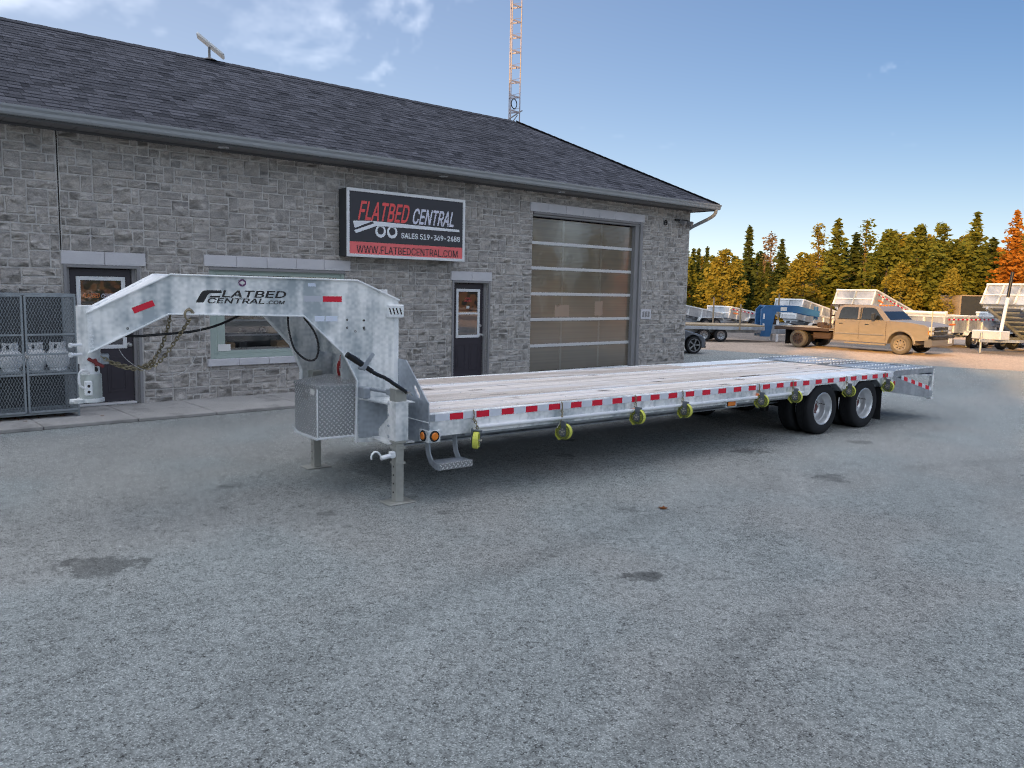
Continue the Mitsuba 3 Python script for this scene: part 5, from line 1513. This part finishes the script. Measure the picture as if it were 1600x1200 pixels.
kp('running_board', box(-2.0, -.52, YL + .0, YL + .12, .27, .33, .01), 'm_truck', smooth=False)
GRL = kp('grille', box(.945, .972, YL + .38, YR - .38, .70, .965, .008), 'm_blackplastic', smooth=False)
kp('bar', box(.955, .99, YL + .36, YR - .36, .815, .855, .01), 'm_chrome', GRL, smooth=False)
kp('surround', rect_yz(.945, .975, YL + .38, YR - .38, .66, .985, .03) if 'rect_yz' in globals() else cat(box(.945, .98, YL + .38, YR - .38, .965, .985, .004), box(.945, .98, YL + .38, YR - .38, .688, .703, .004)), 'm_chrome', GRL, smooth=False)
for sd in (-1, 1):
    ya, yb = (YL + .03, YL + .37) if sd < 0 else (YR - .37, YR - .03)
    HLp = kp('headlight', cat(box(.88, .962, ya, yb, .86, .985, .02), box(.88, .962, ya, yb, .72, .81, .02)), 'm_headlamp', smooth=False)
    kp('indicator', box(.80, .93, (YL + .002) if sd < 0 else (YR - .05), (YL + .05) if sd < 0 else (YR - .002), .73, .84, .01), 'm_amber', HLp, smooth=False)
BM = kp('front_bumper', slab_body([(.80, .30), (.80, .58), (1.00, .58), (1.06, .53), (1.06, .36), (.98, .30)], [(YL + .0, .96), (YL + .05, 1), (YR - .05, 1), (YR, .96)]), 'm_bumper', smooth=30)
kp('air_guard', box(.82, 1.075, YL + .02, YR - .02, .575, .685, .02), 'm_blackplastic', BM, smooth=False)
kp('emblem', cat(box(.988, .996, ym - .09, ym + .09, .822, .848, .003), box(.988, .996, ym - .035, ym + .035, .81, .86, .003)), 'm_gold', GRL, smooth=False)
kp('licence_plate', box(1.062, 1.072, YR - .55, YR - .22, .40, .58, .003), 'm_paper', BM, smooth=False)
kp('marker_pole', cyl((.98, YL + .06, .52), (.98, YL + .06, 1.52), .018, 8), 'm_polepaint', BM)
kp('roof_lamp', [box(-1.0 + .0, -.92, ym + k * .32 - .03, ym + k * .32 + .03, 1.645, 1.685, .012) for k in (-1.6, -.8, 0, .8, 1.6)], 'm_amber', smooth=False)
for x, sd in ((0, -1), (0, 1)):
    wheel_set(TK, x, YL + .10 if sd < 0 else YR - .10, .34, .24, MK, sd, 'm_dusttyre' if sd < 0 else 'm_rubber', 'm_truck')
for x, sd in ((-3.80, -1), (-3.80, 1)):
    W_ = wheel_set(TK, x, YL + .05 if sd < 0 else YR - .05, .34, .22, MK, sd, 'm_dusttyre', 'm_rust')
    kp('inner_tyre', lathe([(.21, -.1), (.28, -.11), (.33, -.1), (.34, -.07), (.34, .07), (.33, .1), (.28, .11), (.21, .1)], (x, (YL + .30) if sd < 0 else (YR - .30), .34), (0, sd, 0), 30), 'm_rubber', W_)
DK = kp('flat_deck', box(-4.75, -2.55, YL - .08, YR + .08, .70, .765, .008), 'm_weathered', smooth=False)
kp('deck_rail', cat(box(-4.76, -2.55, YL - .10, YL - .082, .66, .775, .004), box(-4.78, -4.752, YL - .10, YR + .10, .64, .775, .004)), 'm_rust', DK, smooth=False)
kp('chassis_rail', [box(-4.6, .7, ym + s * .42 - .04, ym + s * .42 + .04, .46, .62, .01) for s in (-1, 1)], 'm_rust', smooth=False)
kp('mud_flap', [box(-4.34, -4.32, YL - .02, YL + .42, .10, .68), box(-4.34, -4.32, YR - .42, YR + .02, .10, .68)], 'm_black', smooth=False)
kp('axle', cat(cyl((-3.8, YL + .3, .34), (-3.8, YR - .3, .34), .06, 10), lathe([(0, -.16), (.12, -.12), (.17, 0), (.12, .12), (0, .16)], (-3.8, ym, .34), (1, 0, 0), 16)), 'm_rust')
kp('fuel_tank', box(-3.3, -2.6, YL + .10, YL + .55, .36, .62, .05), 'm_rust', smooth=False)
kp('headache_rack', cat(*[box(-2.62, -2.57, y - .025, y + .025, .76, 1.66, .004) for y in (YL + .05, YR - .05, ym - .3, ym + .3)], *[box(-2.615, -2.575, YL + .05, YR - .05, z - .025, z + .025, .004) for z in (1.25, 1.64)]), 'm_rust', smooth=False)
kp('deck_gear', cat(lathe([(.10, -.05), (.2, -.05), (.2, .05), (.10, .05)], (-3.0, ym - .4, .82), (0, 0, 1), 20), box(-3.6, -3.3, ym, ym + .3, .77, .95, .03)), 'm_rust')

# --- dark sedan beside the end wall
SD = thing('sedan', 'dark glossy sedan nose out from behind the end wall', 'car')
_a = math.radians(114)
MS = np.array([[math.sin(_a), -math.cos(_a), 0, 22.05], [math.cos(_a), math.sin(_a), 0, 15.93], [0, 0, 1, 0], [0, 0, 0, 1.0]])


def sp_(name, mesh, mat, parent=None, **kw):
    return put(parent or SD, name, mesh, mat, M=MS, **kw)


a1 = [(.345 * math.cos(a), .29 + .345 * math.sin(a)) for a in np.linspace(math.pi * .97, math.pi * .03, 12)]
a2 = [(x - 2.55, z) for x, z in a1]
prof = [(.42, .20), (.47, .30), (.46, .42), (.40, .53), (.28, .605), (.10, .67), (-.15, .73), (-.45, .785), (-.85, .84), (-2.6, .86), (-3.2, .83), (-3.32, .70), (-3.33, .42), (-3.22, .22)] + [(-2.90, .20)] + a2 + [(-2.2, .18)] + [(-.35, .18)] + a1 + [(.36, .20)]
sp_('body', slab_body(prof, [(.0, .935), (.02, .968), (.07, .99), (.16, 1.0), (1.48, 1.0), (1.58, .99), (1.64, .94)]), 'm_sedan', smooth=40)
sp_('cabin', cabin([(-.75, .84), (-1.25, 1.14), (-1.5, 1.20), (-2.2, 1.19), (-2.85, .86)], .05, 1.59, .85, 1.2, .22), 'm_carglass', smooth=30)
sp_('roof', cabin([(-1.27, 1.16), (-1.5, 1.21), (-2.2, 1.20), (-2.3, 1.165)], .19, 1.45, 1.1, 1.4, .1), 'm_sedan', smooth=30)
for x, y, s in ((0, .10, -1), (-2.55, .10, -1), (0, 1.54, 1), (-2.55, 1.54, 1)):
    wheel_set(SD, x, y, .285, .19, MS, s, 'm_rubber', 'm_alloy', spokes=5, rr=.74)
sp_('headlight', [box(.24, .41, y0_, y0_ + .28, .47, .555, .03) for y0_ in (.03, 1.33)], 'm_headlamp', smooth=False)
sp_('bumper_lip', box(.30, .475, .08, 1.56, .19, .24, .01), 'm_blackplastic', smooth=False)
sp_('door_seam', [box(-.62, -.612, -.003, .01, .26, .82)], 'm_black', smooth=False)

# --- blue gooseneck flatbed parked in the yard; local x towards its front
BG = thing('blue_flatbed_trailer', 'old blue gooseneck flatbed trailer with a weathered timber deck behind the pickup', 'trailer')
azb = math.radians(131)
bx = np.array([math.sin(azb), math.cos(azb)])
MB = np.array([[bx[0], -bx[1], 0, 30.62], [bx[1], bx[0], 0, 18.95], [0, 0, 1, 0], [0, 0, 0, 1.0]])


def bp(name, mesh, mat, parent=None, **kw):
    return put(parent or BG, name, mesh, mat, M=MB, **kw)


bp('neck', [prism([(-.02, .22), (-.02, 1.34), (.16, 1.52), (1.5, 1.52), (2.30, 1.33), (2.42, 1.33), (2.42, 1.08), (2.28, 1.08), (1.45, 1.24), (.62, 1.26), (.55, 1.10), (.40, .22)], (0, y, 0), (1, 0, 0), (0, 0, 1), .09) for y in (-.30, .42)], 'm_blue', smooth=False)
bp('neck_cover', cat(box(.16, 1.5, -.30, .33, 1.45, 1.515), box(0, .40, -.30, .33, .25, .32)), 'm_blue', smooth=False)
bp('coupler', cat(cyl((2.42, .04, .95), (2.42, .04, 1.50), .09, 16), box(2.28, 2.42, -.1, .2, 1.1, 1.3)), 'm_blue')
bp('jack_box', box(.42, 1.05, -.38, .44, .34, .72, .02), 'm_galvdark', smooth=False)
bp('landing_leg', [box(.66, .76, y, y + .10, .012, .9, .01) for y in (-.36, .36)], 'm_letterwhite', smooth=False)
bp('reflector', [box(.06, .14, -.395, -.389, z, z + .22) for z in (.55, .95)], 'm_tapewhite', smooth=False)
bp('plate', box(.78, 1.04, -.398, -.391, 1.30, 1.46), 'm_paper', smooth=False)
bp('deck_frame', cat(box(-7.4, -.03, -1.02, -.95, .50, .63, .006), box(-7.4, -.03, .95, 1.02, .50, .63, .006), box(-7.4, -.03, -.5, -.42, .36, .58), box(-7.4, -.03, .42, .5, .36, .58)), 'm_galvdark', smooth=False)
bp('plank', [box(-7.4, -.04, y, y + .185, .635, .70, .006) for y in np.arange(-1.0, .95, .2)], 'm_weathered', smooth=False)
bp('stake', [box(-x, -x + .06, -1.06, -1.0, .5, 1.55 if x < 3 else 1.3, .006) for x in (1.1, 3.4)], 'm_weathered', smooth=False)
for x in (-1.8, -2.5, -3.9, -4.6):
    for s in (-1, 1):
        wheel_set(BG, x, s * .86, .27, .2, MB, s, 'm_rubber', 'm_alloy')
bp('axle', [cyl((x, -.8, .27), (x, .8, .27), .05, 10) for x in (-1.8, -2.5, -3.9, -4.6)], 'm_rust')
bp('tool_pile', cat(box(.5, .8, -.1, .2, .72, .95, .04), cyl((.7, .1, .72), (.7, .1, 1.1), .05, 10)), 'm_rust')


# --- galvanised dump trailers
def dump(label, x, y, z0, W, H, L, tilt, az=105, tarp=False, stripe=False, hoist=False, name='dump_trailer', wheels=True, ribs=3):
    g = thing(name, label, 'dump trailer')
    a = math.radians(az)
    d = np.array([math.sin(a), math.cos(a)])
    M = np.array([[d[0], -d[1], 0, x], [d[1], d[0], 0, y], [0, 0, 1, 0], [0, 0, 0, 1.0]])    # local x to the tail, y to the far side
    th = math.radians(tilt)
    Bm = np.array([[math.cos(th), 0, math.sin(th), 0], [0, 1, 0, 0], [-math.sin(th), 0, math.cos(th), z0], [0, 0, 0, 1.0]])
    MBd = M @ Bm

    def q(nm_, mesh, mat, parent=None, bed=True, **kw):
        return put(parent or g, nm_, mesh, mat, M=MBd if bed else M, **kw)
    bed = q('bed', box(0, L, .02, W - .02, 0, .06, .004), 'm_galvdark', smooth=False)
    q('cross_member', [box(k, k + .06, .05, W - .05, -.09, -.002, .004) for k in np.arange(.15, L, .40)], 'm_galvdark', bed, smooth=False)
    q('long_member', [box(0.02, L, yy, yy + .08, -.20, -.092, .004) for yy in (.30, W - .38)], 'm_galvdark', bed, smooth=False)
    fp = q('front_panel', box(0, .03, .0, W, .0, H, .003), 'm_galvyard', smooth=False)
    q('rib', [box(-.04, -.001, yy - .035, yy + .035, .0, H - .06, .004) for yy in np.linspace(.04, W - .04, ribs + 1)], 'm_galv', fp, smooth=False)
    q('rail', [box(-.05, .04, -.02, W + .02, H - .055, H + .02, .006), box(-.035, -.002, .08, W - .08, H * .42, H * .42 + .05, .004)], 'm_galvbright', fp, smooth=False)
    for yy in (0, W - .03):
        sp1 = q('side_panel', box(.032, L, yy, yy + .03, .0, H, .003), 'm_galvyard', smooth=False)
        o = -.04 if yy == 0 else .031
        q('rib', [box(k - .03, k + .03, yy + o, yy + o + .038, 0, H - .05, .004) for k in np.linspace(.5, L - .06, 4)], 'm_galv', sp1, smooth=False)
        q('rail', box(.03, L, yy + min(o, 0), yy + .03 + max(o, 0) * 1.2, H - .05, H + .015, .005), 'm_galvbright', sp1, smooth=False)
        if stripe and yy == 0:
            q('tape', box(.1, L - .1, -.044, -.0405, H * .76, H * .76 + .055), 'm_tapewhite', sp1, smooth=False)
            q('red_tape', [box(k, k + .13, -.047, -.0445, H * .76, H * .76 + .055) for k in np.arange(.1, L - .25, .27)], 'm_tapered', sp1, smooth=False)
            q('amber_marker', box(.2, .55, -.05, -.041, H * .45, H * .55, .01), 'm_orange', sp1, smooth=False)
    q('tailgate', box(L - .03, L, .03, W - .03, .06, H, .004), 'm_galv', smooth=False)
    if tarp:
        q('tarp_roll', cat(cyl((-.02, -.02, H + .10), (-.02, W + .02, H + .10), .075, 16), box(-.08, .05, -.03, .0, H, H + .2, .01), box(-.08, .05, W, W + .03, H, H + .2, .01)), 'm_letterwhite')
    # chassis stays on the ground
    ch = q('chassis', cat(box(-.2, L, .25, .33, .40, .50, .006), box(-.2, L, W - .33, W - .25, .40, .50, .006), beam((-.2, .3, .45), (-1.3, W / 2, .45), .08, .10), beam((-.2, W - .3, .45), (-1.3, W / 2, .45), .08, .10), cyl((-1.25, W / 2, .012), (-1.25, W / 2, .75), .045, 10)), 'm_galvdark', bed=False, smooth=False)
    if hoist:
        q('hoist_ram', cyl((-.35, W / 2 - .1, .45), (-.06, W / 2 - .1, z0 + .25), .062, 14), 'm_letterwhite', bed=False)
        q('ram_upper', cyl((-.06, W / 2 - .1, z0 + .25), (.10, W / 2 - .1, z0 + H + .35), .055, 14), 'm_black', bed=False)
        q('pump_box', box(-1.0, -.45, .45, W - .45, .50, .82, .02), 'm_galvbright', bed=False, smooth=False)
    if wheels:
        for k in (.50, .72):
            wheel_set(g, L * k, -.10, .31, .20, M, -1, 'm_rubber', 'm_alloy')
            wheel_set(g, L * k, W + .10, .31, .20, M, 1, 'm_rubber', 'm_alloy')
        q('mudguard', [cat(box(L * .50 - .36, L * .72 + .36, yy, yy + .24, .66, .68, .004), beam((L * .5 - .36, yy + .12, .67), (L * .5 - .5, yy + .12, .5), .24, .02), beam((L * .72 + .36, yy + .12, .67), (L * .72 + .5, yy + .12, .5), .24, .02)) for yy in (-.23, W - .01)], 'm_galv', bed=False, smooth=False)
    return g


dump('galvanised dump trailer with a red and white striped side, right of the pickup', 34.2, 12.86, .60, 1.9, .66, 3.2, 0, tarp=True, stripe=True, ribs=2)
dump('big galvanised dump trailer tipped high at the right edge, ram up', 33.55, 9.70, 1.78, 2.0, .84, 3.3, 27, hoist=True, ribs=3)
dump('galvanised dump trailer tipped up behind the pickup cab roof', 35.9, 16.62, 1.52, 2.2, .78, 3.3, 20, ribs=2, stripe=True)
dump('galvanised dump trailer behind the blue neck, its top showing above it', 39.1, 21.75, 1.02, 2.0, .74, 3.2, 14, ribs=2)
dump('small pale tipper body seen under the blue neck', 35.1, 19.75, .86, 1.0, .44, 2.4, 10, ribs=1, wheels=True)
dump('small white tipper body behind the striped dump trailer, under the tipped one', 36.9, 11.75, 1.08, 1.1, .34, 1.8, 10, ribs=1, wheels=True)
dump('galvanised dump trailer left of the blue neck with a slatted front', 38.0, 25.3, .66, 1.9, .62, 3.2, 9, ribs=1, stripe=True)
dump('galvanised dump trailer half hidden by the end wall, tail to the right', 35.3, 26.5, .86, 1.9, .5, 3.2, 9, ribs=2)

CT = thing('cargo_trailer', 'enclosed box trailer with its side shade painted dark and its sunlit front painted tan, far behind the striped dump trailer', 'trailer')
azc = math.radians(128)
MC = np.array([[math.sin(azc), -math.cos(azc), 0, 51.7], [math.cos(azc), math.sin(azc), 0, 18.7], [0, 0, 1, 0], [0, 0, 0, 1.0]])
put(CT, 'body', box(.02, 4.2, .02, 2.0, .45, 2.15, .04), 'm_charcoal', M=MC, smooth=False)  # shade on the long side is put into the dark colour
put(CT, 'front', box(-.02, .02, .02, 2.0, .46, 2.14, .01), 'm_weathered', M=MC, smooth=False)  # tan colour stands in for sunlight on the front
put(CT, 'corner_trim', [box(-.03, .06, -.0, .05, .45, 2.15, .01), box(-.03, .06, 1.97, 2.02, .45, 2.15, .01), box(.06, 4.2, -.0, .05, 2.10, 2.17, .01)], 'm_weathered', M=MC, smooth=False)
for x in (2.0, 2.75):
    wheel_set(CT, x, .06, .32, .2, MC, -1, 'm_rubber', 'm_alloy')
    wheel_set(CT, x, 1.96, .32, .2, MC, 1, 'm_rubber', 'm_alloy')
put(CT, 'tongue', cat(beam((-.02, .5, .5), (-1.2, 1.0, .5), .07, .09), beam((-.02, 1.5, .5), (-1.2, 1.0, .5), .07, .09), cyl((-1.1, 1.0, .012), (-1.1, 1.0, .6), .04, 10)), 'm_charcoal', M=MC)

for (x, y, z1, lab) in ((34.0, 23.55, 1.76, 'weathered post standing before the slatted dump trailer'), (36.4, 21.45, 1.98, 'slim grey post poking above the blue neck')):
    g = thing('yard_post', lab, 'post')
    put(g, 'shaft', cyl((x, y, 0), (x, y, z1), .045, 10, r1=.04), 'm_weathered' if z1 < 2.5 else 'm_charcoal')
    put(g, 'cap', lathe([(0, .03), (.05, .02), (.055, 0), (0, 0)][::-1], (x, y, z1), (0, 0, 1), 10), 'm_rust')

# ================================================================== trees
def cards(P, size, rs, up_bias=.3, aspect=.6):
    """a bent leaf clump (two triangles) at every point"""
    n = len(P)
    a = rs.normal(size=(n, 3))
    a[:, 2] *= up_bias
    a /= np.linalg.norm(a, axis=1, keepdims=True)
    b = rs.normal(size=(n, 3))
    b -= a * (a * b).sum(1, keepdims=True)
    b /= np.linalg.norm(b, axis=1, keepdims=True)
    c = np.cross(a, b)
    s = size * rs.uniform(.6, 1.35, n)[:, None]
    v = np.stack([P - a * s, P - b * s * aspect + c * s * .12, P + a * s, P + b * s * aspect + c * s * .12], 1).reshape(-1, 3)
    k = np.arange(n)[:, None] * 4
    return v, np.vstack([k + [0, 1, 3], k + [1, 2, 3]])


def crown_mesh(kind, H, R, seed, size):
    rs = np.random.default_rng(seed)
    if kind == 'spruce' or kind == 'larch':
        P = []
        z = .06 * H
        while z < H * .985:
            f = 1 - z / H
            ln = R * (f ** .82) * rs.uniform(.75, 1.15) + .05
            nb = max(4, int(9 * f + 4))
            a0 = rs.uniform(0, 6.28)
            for b in range(nb):
                an = a0 + b * 6.283 / nb + rs.normal(0, .18)
                l = ln * rs.uniform(.65, 1.15)
                m = max(3, int(l / (size * .55)))
                t = (np.arange(m) + rs.uniform(0, 1, m)) / m
                droop = -.25 * l * t ** 1.5 + .10 * l * t if kind == 'spruce' else .18 * l * t
                P.append(np.stack([np.cos(an) * l * t, np.sin(an) * l * t, z + droop], 1) + rs.normal(0, size * .35, (m, 3)))
            z += size * rs.uniform(.75, 1.15) * (1.0 if kind == 'spruce' else 1.25)
        P.append(np.stack([rs.normal(0, .02, 12), rs.normal(0, .02, 12), np.linspace(.9 * H, H, 12)], 1))
        P = np.vstack(P)
    elif kind == 'airy':
        P = []
        for b in range(70):
            z0 = rs.uniform(.12, .93) * H
            l = R * (1 - (z0 / H)) ** .6 * rs.uniform(.5, 1.1)
            an = rs.uniform(0, 6.28)
            m = int(10 + l * 6)
            t = rs.uniform(.25, 1, m)
            P.append(np.stack([np.cos(an) * l * t, np.sin(an) * l * t, z0 + .5 * l * t], 1) + rs.normal(0, .13, (m, 3)))
        P = np.vstack(P)
    else:
        # ovoid cedar: sub-crowns spread over an egg, each a cluster of clumps near its skin
        P = []
        nl = 46
        for b in range(nl):
            h = rs.uniform(.04, .95)
            rad = R * (math.sin(math.pi * min(1, h * .9 + .12)) ** .65) * (1.0 if h < .5 else (1 - .62 * (h - .5) / .5))
            an = rs.uniform(0, 6.28)
            rr = rad * math.sqrt(rs.uniform(.12, 1)) * .86
            c = np.array([rr * math.cos(an), rr * math.sin(an), h * H])
            lr = R * rs.uniform(.24, .42) * (1.15 - .6 * h)
            m = int(30 + 95 * (lr / size) ** 1.3 * .12)
            d = rs.normal(size=(m, 3))
            d /= np.linalg.norm(d, axis=1, keepdims=True)
            P.append(c + d * lr * (rs.uniform(.35, 1.1, (m, 1)) ** .6) * [1, 1, 1.45])
        P = np.vstack(P)
        P = P[(P[:, 2] > .1) & (P[:, 2] < H)]
    v, f = cards(P, size, rs, .5 if kind != 'spruce' else .25)
    return tm(v, f)


def trunk_mesh(H, r, seed, limbs=9, R=1.0):
    rs = np.random.default_rng(seed)
    zs = np.linspace(-.05, H * .94, 8)
    ms = [tube(np.stack([rs.normal(0, .02 * H * .15, 8), rs.normal(0, .02 * H * .15, 8), zs], 1), np.linspace(r, r * .12, 8), 7)]
    for k in range(limbs):
        z = rs.uniform(.15, .85) * H
        an = rs.uniform(0, 6.28)
        l = R * (1 - z / H) * rs.uniform(.6, 1.0) + .1
        ms.append(tube([(0, 0, z), (math.cos(an) * l * .5, math.sin(an) * l * .5, z + .12 * l), (math.cos(an) * l, math.sin(an) * l, z + .3 * l)], [r * .28, r * .2, r * .06], 5))
    return cat(ms)


PROT = {}


def proto(kind, var):
    k = (kind, var)
    if k not in PROT:
        H, R, size = dict(cedar=(6.4, 1.55, .125), golden=(5.2, 1.55, .12), spruce=(6.6, 1.35, .17), narrow=(6.0, .62, .15), larch=(7.4, 1.75, .14), airy=(6.6, 1.1, .11), big=(17.0, 3.6, .85))[kind]
        cm = crown_mesh('spruce' if kind in ('spruce', 'narrow') else 'larch' if kind == 'larch' else 'airy' if kind == 'airy' else 'cedar', H, R, 50 + var * 7 + len(kind), size)
        tmh = trunk_mesh(H, .13 if kind != 'big' else .35, 90 + var, 9 if kind != 'airy' else 40, R)
        PROT[k] = (mikit.ply(cm, 'm_cedar'), mikit.ply(tmh, 'm_bark', smooth=40), H, R)
    return PROT[k]


def tree(name, label, kind, var, mat, x, y, H, turn, wide=1.0, group=None):
    c, t, h0, r0 = proto(kind, var)
    g = thing(name, label, 'tree', group)
    s = H / h0
    M = rotz(turn, x, y, 0) @ np.diag([s * wide, s * wide, s, 1.0])
    put(g, 'trunk', None, None, M=M, shape={**t, 'bsdf': {'type': 'ref', 'id': 'm_bark' if kind != 'airy' else 'm_twig'}})
    put(g, 'crown', None, None, M=M, shape={**c, 'bsdf': {'type': 'ref', 'id': mat}})


def az_pos(u, dist):
    """where a tree seen at column u of the photograph stands, dist metres out"""
    a = YAW + math.atan((u - 800) / FPX)
    return dist * math.sin(a), dist * math.cos(a)


TL = [('spruce_tree', 'slim spruce standing just past the end wall, leftmost tree', 'narrow', 0, 'm_spruce', 1084, 66, 4.9, .9),
      ('spruce_tree', 'second slim spruce from the end wall', 'narrow', 1, 'm_spruce', 1097, 67, 5.0, .9),
      ('cedar_tree', 'low rusty cedar at the foot of the leftmost slim spruces', 'cedar', 2, 'm_larch', 1079, 68, 3.6, .9),
      ('cedar_tree', 'broad golden cedar behind the slatted dump trailer', 'golden', 0, 'm_golden', 1124, 60, 5.1, .95),
      ('cedar_tree', 'green cedar tucked right of the broad golden cedar', 'cedar', 0, 'm_cedar', 1143, 62, 4.5, .8),
      ('spruce_tree', 'tall thin spruce rising over the left dump trailers', 'narrow', 0, 'm_spruce', 1161, 66, 6.5, 1.0),
      ('spruce_tree', 'short spruce left of the dark pointed pair', 'spruce', 1, 'm_spruce', 1181, 62, 4.3, .9),
      ('bare_tree', 'bare twiggy tree between the thin spruce and the dark pointed one', 'airy', 0, 'm_twig', 1195, 68, 6.2, .9),
      ('spruce_tree', 'dark pointed spruce above the back of the blue neck', 'spruce', 0, 'm_spruce', 1212, 60, 5.7, .95),
      ('cedar_tree', 'wide golden cedar directly behind the blue neck', 'golden', 1, 'm_golden', 1247, 58, 4.9, 1.1),
      ('bare_tree', 'airy half bare tree over the right end of the blue neck', 'airy', 1, 'm_golden', 1268, 63, 7.0, .9),
      ('spruce_tree', 'tall spruce with a ragged top over the tipped trailer', 'spruce', 1, 'm_cedar', 1296, 60, 7.1, 1.05),
      ('spruce_tree', 'narrow dark spruce between the ragged spruce and the airy tree', 'narrow', 1, 'm_spruce', 1325, 62, 6.1, 1.3),
      ('bare_tree', 'tall airy tree above the pickup bonnet scuttle', 'airy', 2, 'm_cedar', 1341, 63, 7.4, 1.0),
      ('cedar_tree', 'rounded olive cedar above the pickup cab', 'cedar', 0, 'm_cedar', 1376, 59, 6.4, 1.0),
      ('cedar_tree', 'golden low cedar in front of the olive ones over the pickup bonnet', 'golden', 0, 'm_golden', 1400, 57, 4.4, 1.0),
      ('cedar_tree', 'second rounded olive cedar, right of the pickup cab', 'cedar', 1, 'm_cedar', 1421, 60, 6.7, .95),
      ('cedar_tree', 'tallest broad cedar left of the dark box trailer', 'cedar', 2, 'm_cedar', 1462, 59, 7.1, 1.1),
      ('cedar_tree', 'low golden cedar just left of the dark box trailer', 'golden', 1, 'm_golden', 1477, 56, 4.0, .9),
      ('spruce_tree', 'tall spruce behind the dark box trailer', 'spruce', 0, 'm_cedar', 1509, 60, 7.3, 1.0),
      ('spruce_tree', 'small dark spruce left of the orange larch', 'narrow', 0, 'm_spruce', 1537, 62, 5.7, 1.4),
      ('larch_tree', 'bright orange larch at the right edge', 'larch', 0, 'm_larch', 1570, 58, 7.5, .95),
      ('larch_tree', 'lower orange larch in front of the tall one at the right edge', 'larch', 1, 'm_larch', 1596, 61, 5.4, 1.0),
      ('cedar_tree', 'golden cedar low between the orange larch and the tipped trailer', 'golden', 0, 'm_golden', 1556, 60, 3.6, 1.0)]
for k, (nm_, lab, kind, var, mat, u, dist, H, wide) in enumerate(TL):
    x, y = az_pos(u, dist)
    tree(nm_, lab, kind, var, mat, x, y, H * dist / 60, k * 1.7, wide * 1.22)
# second rank that closes the gaps low down
for k in range(40):
    u = 1066 + k * 14.4 + rng.uniform(-6, 6)
    x, y = az_pos(u, 66 + rng.uniform(-2, 8))
    kind = ['cedar', 'spruce', 'golden', 'cedar'][k % 4]
    tree('backdrop_tree', 'tree in the closed second rank behind the front row of trees', kind, k % 2, ['m_cedar', 'm_spruce', 'm_golden', 'm_cedar'][k % 4], x, y, rng.uniform(4.4, 6.2) * (.92 if k < 16 else 1.10), k * 2.3, 1.25, 'second rank trees behind the yard')
# the tree belt goes on to the right of the frame, and across the road behind the camera
for k in range(16):
    a = math.radians(80 + k * 6.3 + rng.uniform(-1, 1))
    d = 52 + rng.uniform(-4, 6)
    kind = ['cedar', 'golden', 'spruce', 'cedar', 'larch'][k % 5]
    tree('belt_tree', 'tree of the belt that runs on beyond the right edge', kind, k % 2, ['m_cedar', 'm_golden', 'm_spruce', 'm_golden', 'm_larch'][k % 5], d * math.sin(a), d * math.cos(a), rng.uniform(8, 11), k, 1.4, 'tree belt outside the frame')
# unseen big trees added on the west side, heights shaped to shade lot and roof
low = [(-40, -5.2 - 5.3 - 3.7 * k) for k in range(8)] + [(-44.5, -6.8 - 5.3 - 3.7 * k) for k in range(8)]
tall = [(-40, -5.2 + 3.4 * k) for k in range(6)] + [(-44.5, -6.8 + 3.4 * k) for k in range(6)]
for k, (x, y) in enumerate(low + tall):
    pp = -.342 * x + .94 * y
    H = 17.6 if k < 16 else 26.0 if pp < 11.3 else 22.3 if pp < 15.5 else 19.3
    tree('added_shade_tree', 'unseen tall tree added in a western row to shade the lot', 'big', k % 2, 'm_cedar', x + rng.uniform(-.4, .4), y + rng.uniform(-.3, .3), H, k * 1.3, 1.0 if k < 16 else .78, 'unseen trees added to shade the lot')
